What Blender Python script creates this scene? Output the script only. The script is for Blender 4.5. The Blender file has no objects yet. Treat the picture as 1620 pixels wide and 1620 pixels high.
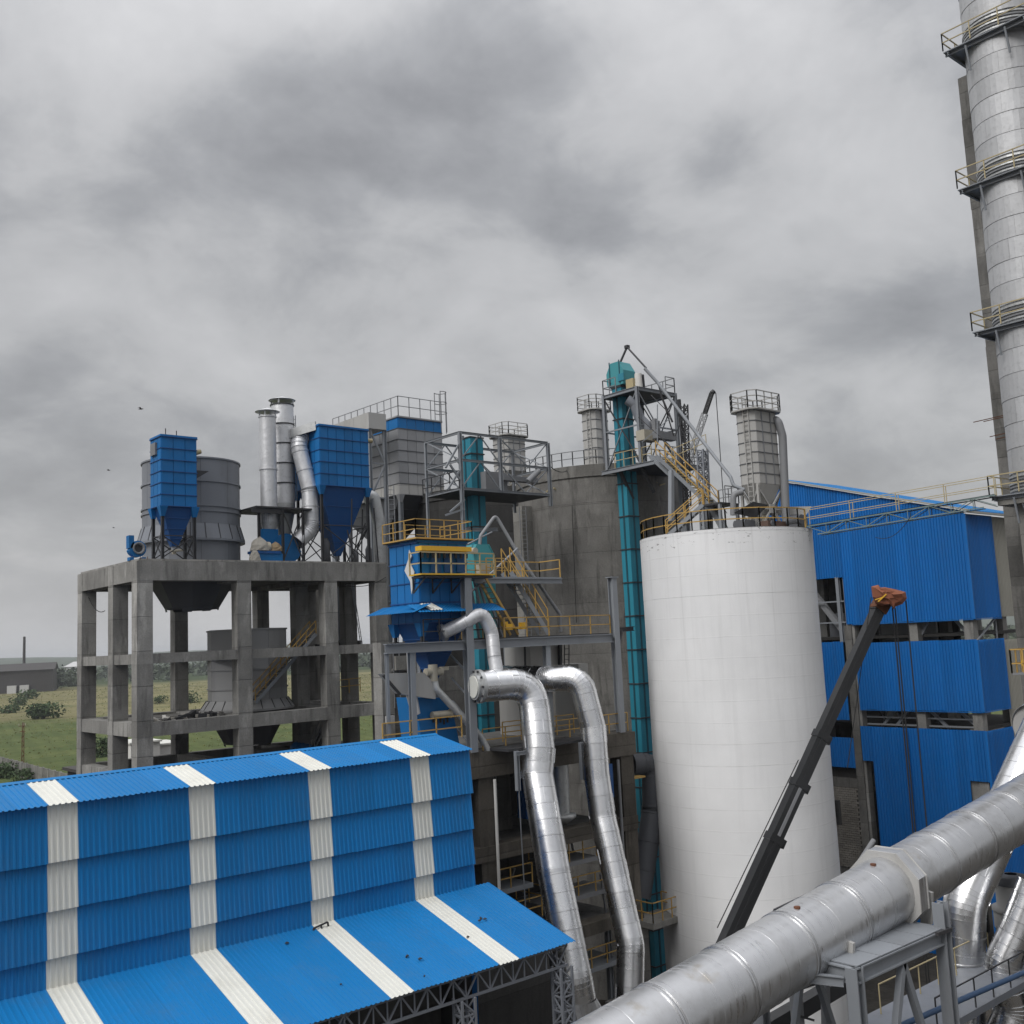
import bpy, bmesh, math, random
from mathutils import Vector, Matrix
random.seed(11)
SC = bpy.context.scene
COL = SC.collection

# ------------------------------------------------------------------ camera
CAM_Z = 26.0
YAW = math.radians(40.6)            # the plant's long axis is world x
PITCH = math.atan(202 / 1620)
ROLL = 0.046
FOC = 1.0                           # focal length / frame width
FH = Vector((math.sin(YAW), math.cos(YAW), 0)); RH = Vector((math.cos(YAW), -math.sin(YAW), 0)); UZ = Vector((0, 0, 1))
FP = FH * math.cos(PITCH) + UZ * math.sin(PITCH); UP = -FH * math.sin(PITCH) + UZ * math.cos(PITCH)
XC = RH * math.cos(ROLL) - UP * math.sin(ROLL); YC = RH * math.sin(ROLL) + UP * math.cos(ROLL)
cam_d = bpy.data.cameras.new('camera'); cam = bpy.data.objects.new('camera', cam_d); COL.objects.link(cam)
cam_d.sensor_fit = 'HORIZONTAL'; cam_d.sensor_width = 36.0; cam_d.lens = 36.0 * FOC
cam_d.clip_start = 0.1; cam_d.clip_end = 20000
m = Matrix((XC, YC, -FP)).transposed().to_4x4(); m.translation = (0, 0, CAM_Z); cam.matrix_world = m
SC.camera = cam

# ------------------------------------------------------------------ light
SUN_DIR = Vector((-0.86, -0.12, 0.80)).normalized()      # towards the veiled sun
sun_d = bpy.data.lights.new('sun', 'SUN'); sun_d.energy = 1.5; sun_d.angle = math.radians(28); sun_d.color = (1.0, 0.985, 0.965)
sun = bpy.data.objects.new('sun', sun_d); COL.objects.link(sun)
sun.rotation_euler = SUN_DIR.to_track_quat('Z', 'Y').to_euler(); sun.location = (0, 0, 120)
SC.view_settings.view_transform = 'Standard'; SC.view_settings.look = 'None'
SC.view_settings.exposure = 0.40; SC.view_settings.gamma = 1.0; SC.view_settings.use_curve_mapping = False

def build_world():
    w = bpy.data.worlds.new('World'); SC.world = w; w.use_nodes = True
    nt = w.node_tree; nt.nodes.clear(); N = nt.nodes.new; L = nt.links.new
    out = N('ShaderNodeOutputWorld'); bg = N('ShaderNodeBackground'); L(bg.outputs[0], out.inputs[0])
    sky = N('ShaderNodeTexSky'); sky.sky_type = 'NISHITA'; sky.sun_disc = False
    sky.sun_elevation = math.asin(SUN_DIR.z); sky.sun_rotation = math.atan2(SUN_DIR.x, SUN_DIR.y)
    sky.air_density = 1.5; sky.dust_density = 4.0
    tc = N('ShaderNodeTexCoord'); sep = N('ShaderNodeSeparateXYZ'); L(tc.outputs['Generated'], sep.inputs[0])
    def math_(op, a, b=None, c=None):
        n = N('ShaderNodeMath'); n.operation = op
        for i, v in enumerate((a, b, c)):
            if v is None: continue
            if isinstance(v, (int, float)): n.inputs[i].default_value = v
            else: L(v, n.inputs[i])
        return n.outputs[0]
    z = math_('MAXIMUM', sep.outputs[2], 0.0)
    den = math_('ADD', z, 0.42)
    cu = N('ShaderNodeCombineXYZ'); L(math_('DIVIDE', sep.outputs[0], den), cu.inputs[0]); L(math_('DIVIDE', sep.outputs[1], den), cu.inputs[1])
    def noise(scale, detail, rough, off, dist=0.0):
        mp = N('ShaderNodeMapping'); mp.inputs['Location'].default_value = off; L(cu.outputs[0], mp.inputs[0])
        n = N('ShaderNodeTexNoise'); n.inputs['Scale'].default_value = scale; n.inputs['Detail'].default_value = detail
        n.inputs['Roughness'].default_value = rough; n.inputs['Distortion'].default_value = dist
        L(mp.outputs[0], n.inputs['Vector']); return n.outputs[0]
    # the heavier and thinner banks of cloud over the site, ragged by the noise
    wn = N('ShaderNodeTexNoise'); wn.inputs['Scale'].default_value = 2.6; wn.inputs['Detail'].default_value = 4; L(cu.outputs[0], wn.inputs['Vector'])
    ws = N('ShaderNodeVectorMath'); ws.operation = 'SUBTRACT'; L(wn.outputs['Color'], ws.inputs[0]); ws.inputs[1].default_value = (0.5, 0.5, 0.5)
    wk = N('ShaderNodeVectorMath'); wk.operation = 'MULTIPLY'; L(ws.outputs[0], wk.inputs[0]); wk.inputs[1].default_value = (0.42, 0.42, 0)
    wv = N('ShaderNodeVectorMath'); wv.operation = 'ADD'; L(cu.outputs[0], wv.inputs[0]); L(wk.outputs[0], wv.inputs[1])
    def cuv(px, py):
        d = (XC * ((px - 810) / 1620) - YC * ((py - 810) / 1620) + FP).normalized(); return Vector((d.x / (d.z + 0.42), d.y / (d.z + 0.42)))
    acc = 0.0
    for (px, py, rx, ry, amp) in CLOUDS:
        c = cuv(px, py); e1 = cuv(px + rx, py) - c; e2 = cuv(px, py - ry) - c; det = e1.x * e2.y - e1.y * e2.x
        sb = N('ShaderNodeVectorMath'); sb.operation = 'SUBTRACT'; L(wv.outputs[0], sb.inputs[0]); sb.inputs[1].default_value = (c.x, c.y, 0)
        q = []
        for row in ((e2.y / det, -e2.x / det, 0), (-e1.y / det, e1.x / det, 0)):
            dt = N('ShaderNodeVectorMath'); dt.operation = 'DOT_PRODUCT'; L(sb.outputs[0], dt.inputs[0]); dt.inputs[1].default_value = row; q.append(math_('MULTIPLY', dt.outputs['Value'], dt.outputs['Value']))
        acc = math_('ADD', acc, math_('MULTIPLY', math_('POWER', 2.718, math_('MULTIPLY', math_('ADD', q[0], q[1]), -1.0)), amp))
    big = noise(1.15, 3, 0.5, (CLOUD_OFF[0], CLOUD_OFF[1], 0.0), 0.15)
    med = noise(3.1, 6, 0.60, (3.4, 7.7, 0), 0.35)
    fine = noise(8.0, 5, 0.60, (1.4, 2.7, 0), 0.5)
    s = math_('ADD', math_('ADD', math_('MULTIPLY', big, 0.42), math_('MULTIPLY', med, 0.42)), math_('MULTIPLY', fine, 0.16))
    s = math_('ADD', s, acc)
    ramp = N('ShaderNodeValToRGB'); L(s, ramp.inputs[0]); cr = ramp.color_ramp
    cr.elements[0].position = 0.33; cr.elements[0].color = (0.150, 0.152, 0.161, 1)
    cr.elements[1].position = 0.66; cr.elements[1].color = (0.405, 0.405, 0.413, 1)
    e = cr.elements.new(0.47); e.color = (0.250, 0.253, 0.264, 1)
    e = cr.elements.new(0.55); e.color = (0.335, 0.336, 0.344, 1)
    # the cloud deck melts into an even pale grey towards the horizon
    hz = math_('POWER', math_('SUBTRACT', 1.0, z), 9.0)
    mix = N('ShaderNodeMix'); mix.data_type = 'RGBA'; L(math_('MULTIPLY', hz, 0.85), mix.inputs[0]); L(ramp.outputs[0], mix.inputs[6])
    mix.inputs[7].default_value = (0.445, 0.446, 0.455, 1)
    # an overcast sky is brighter overhead than at the horizon
    gain = math_('MULTIPLY_ADD', math_('POWER', z, 4.0), 4.0, 1.0)
    vm = N('ShaderNodeVectorMath'); vm.operation = 'SCALE'; L(mix.outputs[2], vm.inputs[0]); L(gain, vm.inputs['Scale'])
    nm = N('ShaderNodeVectorMath'); nm.operation = 'SCALE'; L(sky.outputs[0], nm.inputs[0]); nm.inputs['Scale'].default_value = 0.006
    ad = N('ShaderNodeVectorMath'); ad.operation = 'ADD'; L(vm.outputs[0], ad.inputs[0]); L(nm.outputs[0], ad.inputs[1])
    L(ad.outputs[0], bg.inputs[0]); bg.inputs[1].default_value = 1.0
CLOUD_OFF = (5.2, 1.3)
CLOUDS = [(520, 190, 290, 140, -.13), (150, 340, 240, 110, -.07), (620, 330, 220, 60, -.09), (930, 375, 130, 50, -.12), (1215, 280, 95, 45, -.11), (1150, 570, 140, 40, -.09), (60, 560, 170, 50, -.09),
          (110, 775, 80, 50, -.07), (1420, 480, 130, 60, -.07), (820, 130, 150, 100, -.05), (1080, 120, 200, 170, .10), (100, 110, 200, 110, .07), (780, 480, 300, 70, .07), (1350, 640, 280, 80, .10), (1040, 480, 130, 55, .07), (330, 620, 260, 60, .05), (1380, 140, 160, 140, .05)]
build_world()

# ------------------------------------------------------------------ reading positions off the survey of the site
def ray(px, py):
    x = (px - 810) / 1620; y = -(py - 810) / 1620
    return XC * x + YC * y + FP
CP = Vector((0, 0, CAM_Z))
def at_d(px, py, d): r = ray(px, py); return CP + r * (d / r.dot(FH))
def at_x(px, py, v): r = ray(px, py); return CP + r * (v / r.x)
def at_y(px, py, v): r = ray(px, py); return CP + r * (v / r.y)
def at_z(px, py, v): r = ray(px, py); return CP + r * ((v - CAM_Z) / r.z)

# ------------------------------------------------------------------ materials
M = {}
class G:
    """small node-graph helper"""
    def __init__(s, name):
        s.m = bpy.data.materials.new(name); s.m.use_nodes = True; s.nt = s.m.node_tree
        s.b = s.nt.nodes['Principled BSDF']; M[name] = s.m
        s.geo = s.N('ShaderNodeNewGeometry'); s.oi = s.N('ShaderNodeObjectInfo')
    def N(s, t): return s.nt.nodes.new(t)
    def L(s, a, b): s.nt.links.new(a, b)
    def math(s, op, a, b=None):
        n = s.N('ShaderNodeMath'); n.operation = op
        for i, v in enumerate((a, b)):
            if v is None: continue
            if isinstance(v, (int, float)): n.inputs[i].default_value = v
            else: s.L(v, n.inputs[i])
        return n.outputs[0]
    def noise(s, scale, detail=4, rough=0.55, stretch=(1, 1, 1), local=False, off=(0, 0, 0), dist=0):
        mp = s.N('ShaderNodeMapping'); mp.inputs['Scale'].default_value = stretch; mp.inputs['Location'].default_value = off
        if local:
            tc = s.N('ShaderNodeTexCoord'); s.L(tc.outputs['Object'], mp.inputs[0])
        else: s.L(s.geo.outputs['Position'], mp.inputs[0])
        n = s.N('ShaderNodeTexNoise'); n.inputs['Scale'].default_value = scale; n.inputs['Detail'].default_value = detail
        n.inputs['Roughness'].default_value = rough; n.inputs['Distortion'].default_value = dist
        s.L(mp.outputs[0], n.inputs['Vector']); return n.outputs[0]
    def ramp(s, v, stops):
        r = s.N('ShaderNodeValToRGB'); s.L(v, r.inputs[0]); cr = r.color_ramp
        while len(cr.elements) < len(stops): cr.elements.new(0.5)
        for e, (p, c) in zip(cr.elements, stops):
            e.position = p; e.color = (c, c, c, 1) if isinstance(c, (int, float)) else (*c, 1)
        return r.outputs[0]
    def mix(s, f, a, b, mode='MIX'):
        n = s.N('ShaderNodeMix'); n.data_type = 'RGBA'; n.blend_type = mode
        for i, v in ((0, f), (6, a), (7, b)):
            if isinstance(v, (int, float)): n.inputs[i].default_value = v
            elif isinstance(v, tuple): n.inputs[i].default_value = (*v, 1)
            else: s.L(v, n.inputs[i])
        return n.outputs[2]
    def col(s, c): s.L(c, s.b.inputs['Base Color']) if not isinstance(c, tuple) else setattr(s.b.inputs['Base Color'], 'default_value', (*c, 1))
    def rough(s, r):
        if isinstance(r, (int, float)): s.b.inputs['Roughness'].default_value = r
        else: s.L(r, s.b.inputs['Roughness'])
    def metal(s, v): s.b.inputs['Metallic'].default_value = v
    def bump(s, h, strength=0.3, dist=0.02):
        n = s.N('ShaderNodeBump'); n.inputs['Strength'].default_value = strength; n.inputs['Distance'].default_value = dist
        s.L(h, n.inputs['Height']); s.L(n.outputs[0], s.b.inputs['Normal'])
    def vary(s, c, amt=0.12):
        """each piece a little lighter or darker than its neighbours"""
        k = s.math('MULTIPLY_ADD', s.oi.outputs['Random'], 2 * amt); s.nt.nodes[-1].inputs[2].default_value = 1 - amt
        v = s.N('ShaderNodeVectorMath'); v.operation = 'SCALE'
        if isinstance(c, tuple): v.inputs[0].default_value = c
        else: s.L(c, v.inputs[0])
        s.L(k, v.inputs['Scale']); return v.outputs[0]

def paint(name, c, rough=0.45, dirt=0.35, dirt_c=(0.12, 0.10, 0.085), vary=0.07, spec=0.4, streak=True):
    g = G(name)
    n = g.noise(0.55, 5, 0.6, (1.6, 1.6, 0.22) if streak else (1, 1, 1)); n2 = g.noise(6.0, 4, 0.6, (1, 1, 0.25) if streak else (1, 1, 1))
    f = g.math('MULTIPLY', g.ramp(n, [(0.50, 0.0), (0.78, 1.0)]), g.ramp(n2, [(0.30, 0.25), (0.75, 1.0)]))
    base = g.vary(c, vary)
    fade = g.mix(g.math('MULTIPLY', g.noise(0.23, 3), 0.22), base, tuple(min(1, x * 0.82 + 0.05) for x in c))
    g.col(g.mix(g.math('MULTIPLY', f, dirt), fade, dirt_c))
    g.rough(g.math('ADD', g.math('MULTIPLY', g.noise(2.2, 4), 0.2), rough - 0.1)); g.b.inputs['Specular IOR Level'].default_value = spec
    g.bump(g.noise(1.4, 3), 0.12, 0.03)
    return g
paint('blue_sheet', (0.002, 0.160, 0.42), 0.5, 0.42, (0.075, 0.15, 0.235), 0.08, 0.25)
paint('white_sheet', (0.66, 0.66, 0.61), 0.5, 0.35, (0.30, 0.27, 0.20), 0.04)
paint('blue_cladding', (0.003, 0.130, 0.42), 0.5, 0.42, (0.03, 0.07, 0.15), 0.11, 0.25)
paint('pale_cladding', (0.34, 0.33, 0.29), 0.5, 0.3, (0.15, 0.13, 0.10), 0.05)
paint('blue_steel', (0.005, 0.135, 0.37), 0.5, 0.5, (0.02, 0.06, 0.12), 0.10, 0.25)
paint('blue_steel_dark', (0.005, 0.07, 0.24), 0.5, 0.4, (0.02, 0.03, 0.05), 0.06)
paint('teal_steel', (0.018, 0.205, 0.285), 0.5, 0.55, (0.02, 0.06, 0.075), 0.10)
paint('teal_dark', (0.008, 0.06, 0.085), 0.5, 0.3, (0.02, 0.04, 0.05), 0.05)
paint('walk_green', (0.16, 0.22, 0.21), 0.55, 0.4, (0.08, 0.09, 0.08), 0.05)
paint('teal_light', (0.045, 0.255, 0.285), 0.5, 0.3, (0.05, 0.12, 0.12), 0.06)
paint('grey_steel', (0.215, 0.23, 0.25), 0.5, 0.4, (0.09, 0.08, 0.07), 0.08)
paint('dark_steel', (0.035, 0.036, 0.04), 0.6, 0.4, (0.05, 0.03, 0.02), 0.08)
paint('grey_plate', (0.20, 0.205, 0.215), 0.55, 0.5, (0.09, 0.085, 0.08), 0.07)
paint('grey_panel', (0.27, 0.275, 0.285), 0.5, 0.4, (0.13, 0.125, 0.12), 0.14)
paint('pale_panel', (0.40, 0.395, 0.38), 0.55, 0.5, (0.17, 0.15, 0.12), 0.07)
paint('drum_plate', (0.19, 0.203, 0.228), 0.5, 0.4, (0.09, 0.085, 0.075), 0.08)
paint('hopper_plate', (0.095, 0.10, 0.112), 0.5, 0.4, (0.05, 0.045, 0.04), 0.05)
paint('yellow_paint', (0.44, 0.275, 0.075), 0.5, 0.45, (0.20, 0.13, 0.06), 0.08)
paint('bright_yellow', (0.68, 0.40, 0.03), 0.45, 0.25, (0.25, 0.17, 0.06), 0.04)
paint('pale_yellow', (0.42, 0.35, 0.20), 0.5, 0.4, (0.20, 0.16, 0.10), 0.06)
paint('crane_black', (0.020, 0.021, 0.023), 0.42, 0.3, (0.06, 0.055, 0.05), 0.04)
paint('rust_tarp', (0.24, 0.085, 0.045), 0.75, 0.7, (0.09, 0.045, 0.03), 0.1, 0.2, False)
paint('motor_cream', (0.40, 0.37, 0.30), 0.5, 0.5, (0.14, 0.11, 0.08), 0.1)
paint('tarp_grey', (0.36, 0.34, 0.30), 0.8, 0.5, (0.18, 0.16, 0.13), 0.1, 0.2, False)
paint('tarp_tan', (0.24, 0.18, 0.11), 0.8, 0.5, (0.12, 0.09, 0.06), 0.1, 0.2, False)
paint('white_cloth', (0.62, 0.61, 0.58), 0.8, 0.4, (0.35, 0.32, 0.28), 0.05, 0.2, False)
paint('pipe_paint', (0.60, 0.605, 0.615), 0.36, 0.75, (0.27, 0.26, 0.24), 0.07, 0.5, False)
def pipe_stains():
    nt = M['pipe_paint'].node_tree; b = nt.nodes['Principled BSDF']; src = b.inputs['Base Color'].links[0].from_socket; geo = nt.nodes.new('ShaderNodeNewGeometry'); cur = src
    nz = nt.nodes.new('ShaderNodeTexNoise'); nz.inputs['Scale'].default_value = 2.2; nz.inputs['Detail'].default_value = 6; nt.links.new(geo.outputs['Position'], nz.inputs['Vector'])
    for (px, py, r) in ((1112, 1528, .48), (1012, 1590, .40), (1445, 1345, .36)):     # rusty water marks dried on the top of the pipe
        p = at_y(px, py, 20.9); d = nt.nodes.new('ShaderNodeVectorMath'); d.operation = 'DISTANCE'; nt.links.new(geo.outputs['Position'], d.inputs[0]); d.inputs[1].default_value = p
        a = nt.nodes.new('ShaderNodeMath'); a.operation = 'MULTIPLY_ADD'; nt.links.new(nz.outputs[0], a.inputs[0]); a.inputs[1].default_value = -1.6; nt.links.new(d.outputs['Value'], a.inputs[2])
        mr = nt.nodes.new('ShaderNodeMapRange'); mr.inputs['From Min'].default_value = r - .8; mr.inputs['From Max'].default_value = r - 1.15; mr.inputs['To Max'].default_value = .42; nt.links.new(a.outputs[0], mr.inputs['Value'])
        mx = nt.nodes.new('ShaderNodeMix'); mx.data_type = 'RGBA'; nt.links.new(mr.outputs[0], mx.inputs[0]); nt.links.new(cur, mx.inputs[6]); mx.inputs[7].default_value = (0.36, 0.31, 0.23, 1); cur = mx.outputs[2]
    nt.links.new(cur, b.inputs['Base Color'])
    # fine streaks drawn round the plate in rolling
    mp = nt.nodes.new('ShaderNodeMapping'); mp.inputs['Scale'].default_value = (6.0, 0.35, 0.35); nt.links.new(geo.outputs['Position'], mp.inputs[0]); sn = nt.nodes.new('ShaderNodeTexNoise'); sn.inputs['Scale'].default_value = 2.0; sn.inputs['Detail'].default_value = 5; nt.links.new(mp.outputs[0], sn.inputs['Vector'])
    mr = nt.nodes.new('ShaderNodeMapRange'); mr.inputs['From Min'].default_value = .3; mr.inputs['From Max'].default_value = .7; mr.inputs['To Min'].default_value = .24; mr.inputs['To Max'].default_value = .52; nt.links.new(sn.outputs[0], mr.inputs['Value']); nt.links.new(mr.outputs[0], b.inputs['Roughness'])
pipe_stains()
M['pipe_paint'].node_tree.nodes['Principled BSDF'].inputs['Metallic'].default_value = 0.92
paint('blue_pipe', (0.03, 0.075, 0.16), 0.5, 0.4, (0.05, 0.05, 0.05), 0.05)
paint('rust', (0.13, 0.055, 0.03), 0.8, 0.6, (0.05, 0.025, 0.015), 0.1, 0.2, False)
paint('rust_dull', (0.11, 0.07, 0.055), 0.8, 0.5, (0.06, 0.05, 0.045), 0.1, 0.2, False)
paint('rope', (0.012, 0.012, 0.012), 0.7, 0.0)
paint('bird_feather', (0.02, 0.018, 0.016), 0.8, 0.0)
paint('dark_shed', (0.042, 0.038, 0.037), 0.7, 0.3)
paint('far_white', (0.50, 0.50, 0.50), 0.7, 0.2)
paint('bark', (0.06, 0.045, 0.03), 0.9, 0.2)

def concrete(name, c0, c1, lift=2.4, stain=0.6, patch=0.5, band=0.45, line=0.32):
    g = G(name)
    a = g.noise(0.35, 6, 0.62); b = g.noise(1.2, 6, 0.65, (1.5, 1.5, 0.18)); c = g.noise(9, 5, 0.6)
    base = g.mix(g.ramp(a, [(0.35, 0.0), (0.68, 1.0)]), c0, c1)
    dark = tuple(x * 0.42 for x in c0); pale = tuple(min(1, x * 1.45) for x in c1)
    base = g.mix(g.math('MULTIPLY', g.ramp(b, [(0.52, 0.0), (0.72, 1.0)]), stain), base, dark)
    base = g.mix(g.math('MULTIPLY', g.ramp(g.noise(0.8, 5, 0.6, (1.3, 1.3, 0.4), off=(9, 4, 2)), [(0.55, 0.0), (0.72, 1.0)]), patch), base, pale)
    # the joints left between formwork lifts
    sp = g.N('ShaderNodeSeparateXYZ'); g.L(g.geo.outputs['Position'], sp.inputs[0])
    zz = g.math('ADD', g.math('DIVIDE', sp.outputs[2], lift), g.math('MULTIPLY', a, 0.05))
    fr = g.math('FRACT', zz); ln = g.ramp(fr, [(0.0, 1.0), (0.014, 1.0), (0.030, 0.0)])
    fl = g.math('FLOOR', zz); wn = g.N('ShaderNodeTexWhiteNoise'); wn.noise_dimensions = '1D'; g.L(fl, wn.inputs['W'])
    base = g.mix(g.math('MULTIPLY', wn.outputs['Value'], band), base, dark)
    base = g.mix(g.math('MULTIPLY', ln, line), base, dark)
    base = g.mix(0.25, base, g.ramp(c, [(0.3, 0.02), (0.75, 0.45)]), 'OVERLAY')
    g.col(g.vary(base, 0.15)); g.rough(0.88); g.b.inputs['Specular IOR Level'].default_value = 0.25
    h = g.math('ADD', g.math('MULTIPLY', c, 0.35), g.math('SUBTRACT', a, g.math('MULTIPLY', ln, 0.5)))
    g.bump(h, 0.55, 0.05)
    return g
concrete('concrete', (0.265, 0.260, 0.247), (0.42, 0.412, 0.39), 2.4, 0.95, 0.75)
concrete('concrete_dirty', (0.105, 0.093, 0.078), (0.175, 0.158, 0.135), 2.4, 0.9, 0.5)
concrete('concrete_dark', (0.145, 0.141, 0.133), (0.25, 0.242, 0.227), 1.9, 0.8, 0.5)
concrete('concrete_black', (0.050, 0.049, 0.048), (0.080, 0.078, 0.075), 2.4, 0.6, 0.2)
concrete('concrete_pale', (0.27, 0.262, 0.24), (0.36, 0.35, 0.325), 2.2, 0.45, 0.3)
concrete('silo_grey', (0.165, 0.159, 0.148), (0.245, 0.237, 0.222), 1.9, 0.85, 0.5, 0.14, 0.14)
concrete('block', (0.20, 0.185, 0.165), (0.32, 0.30, 0.27), 50, 0.4, 0.3)

def silo_white():
    g = G('silo_white')
    sp = g.N('ShaderNodeSeparateXYZ'); g.L(g.geo.outputs['Position'], sp.inputs[0])
    a = g.noise(0.25, 5, 0.6); b = g.noise(1.3, 6, 0.6, (1.6, 1.6, 0.10)); c = g.noise(7, 4, 0.6)
    base = g.mix(g.ramp(a, [(0.35, 0.0), (0.7, 1.0)]), (0.72, 0.722, 0.725), (0.80, 0.802, 0.805))
    base = g.mix(g.math('MULTIPLY', g.ramp(b, [(0.50, 0.0), (0.72, 1.0)]), 0.28), base, (0.58, 0.583, 0.585))
    zz = g.math('ADD', g.math('DIVIDE', sp.outputs[2], 1.28), g.math('MULTIPLY', a, 0.10)); fr = g.math('FRACT', zz)
    ln = g.ramp(fr, [(0.0, 1.0), (0.02, 1.0), (0.05, 0.0)])
    ln = g.math('MULTIPLY', ln, g.ramp(g.noise(1.1, 4, 0.6), [(0.36, 0.1), (0.62, 1.0)]))
    base = g.mix(g.math('MULTIPLY', ln, 0.24), base, (0.42, 0.42, 0.42))
    base = g.mix(g.math('MULTIPLY', g.ramp(g.math('FRACT', g.math('ADD', zz, -0.06)), [(0.0, 1.0), (0.05, 0.0)]), 0.30), base, (0.88, 0.88, 0.88))
    # patches of worn paint under the rim
    hi = g.ramp(sp.outputs[2], [(0.0, 0.0), (1.0, 1.0)]); top = g.math('GREATER_THAN', sp.outputs[2], 31.2)
    wear = g.math('MULTIPLY', top, g.ramp(g.noise(1.6, 6, 0.7, (1, 1, 3.0)), [(0.60, 0.0), (0.64, 1.0)]))
    base = g.mix(g.math('MULTIPLY', wear, 0.75), base, (0.17, 0.165, 0.16))
    # grey runs of cement dust washed down from the rim
    run = g.math('MULTIPLY', g.ramp(g.noise(2.4, 5, 0.6, (1.5, 1.5, 0.03), off=(3, 8, 0)), [(0.56, 0.0), (0.70, 1.0)]), g.ramp(g.math('DIVIDE', g.math('SUBTRACT', sp.outputs[2], 20.0), 12.0), [(0.2, 0.0), (1.0, 1.0)]))
    base = g.mix(g.math('MULTIPLY', run, 0.38), base, (0.40, 0.395, 0.385))
    g.col(base); g.rough(0.62)
    g.bump(g.math('SUBTRACT', g.math('ADD', g.math('MULTIPLY', c, 0.15), g.math('MULTIPLY', b, 0.5)), g.math('MULTIPLY', ln, 0.4)), 0.3, 0.03)
silo_white()

def sheet_metal(name, c, rough, patch, metal=1.0, dent=0.35, dirty=(0.16, 0.15, 0.14)):
    g = G(name)
    n = g.noise(0.9, 5, 0.6, local=False); n2 = g.noise(3.5, 5, 0.65)
    base = g.vary(c, 0.10)
    base = g.mix(g.math('MULTIPLY', g.ramp(n2, [(0.52, 0.0), (0.75, 1.0)]), patch), base, dirty)
    g.col(base); g.metal(metal)
    g.rough(g.math('ADD', g.math('MULTIPLY', n, 0.28), rough - 0.12)); g.bump(g.math('ADD', g.noise(1.7, 2, 0.5), g.math('MULTIPLY', n2, 0.3)), dent, 0.05)
sheet_metal('aluminium', (0.80, 0.805, 0.815), 0.26, 0.14, 1.0, 0.16)
sheet_metal('aluminium_dull', (0.60, 0.605, 0.615), 0.42, 0.4, 0.85)
sheet_metal('stack_clad', (0.66, 0.665, 0.68), 0.42, 0.45, 0.55, 0.5, (0.30, 0.30, 0.30))
sheet_metal('chimney_clad', (0.46, 0.465, 0.475), 0.58, 0.5, 0.35, 0.4, (0.26, 0.26, 0.26))
paint('drum_light', (0.30, 0.302, 0.305), 0.6, 0.6, (0.13, 0.12, 0.11), 0.12)
sheet_metal('galvanised', (0.52, 0.53, 0.53), 0.45, 0.5, 0.6)

def simple(name, c, rough=0.9):
    g = G(name); n = g.noise(3, 4); g.col(g.mix(n, tuple(x * 0.8 for x in c), tuple(x * 1.2 for x in c))); g.rough(rough)
simple('foliage', (0.045, 0.075, 0.028)); simple('foliage_grey', (0.055, 0.072, 0.045)); simple('grass_tuft', (0.16, 0.17, 0.06))
simple('cloth_dark', (0.03, 0.03, 0.03))

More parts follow.
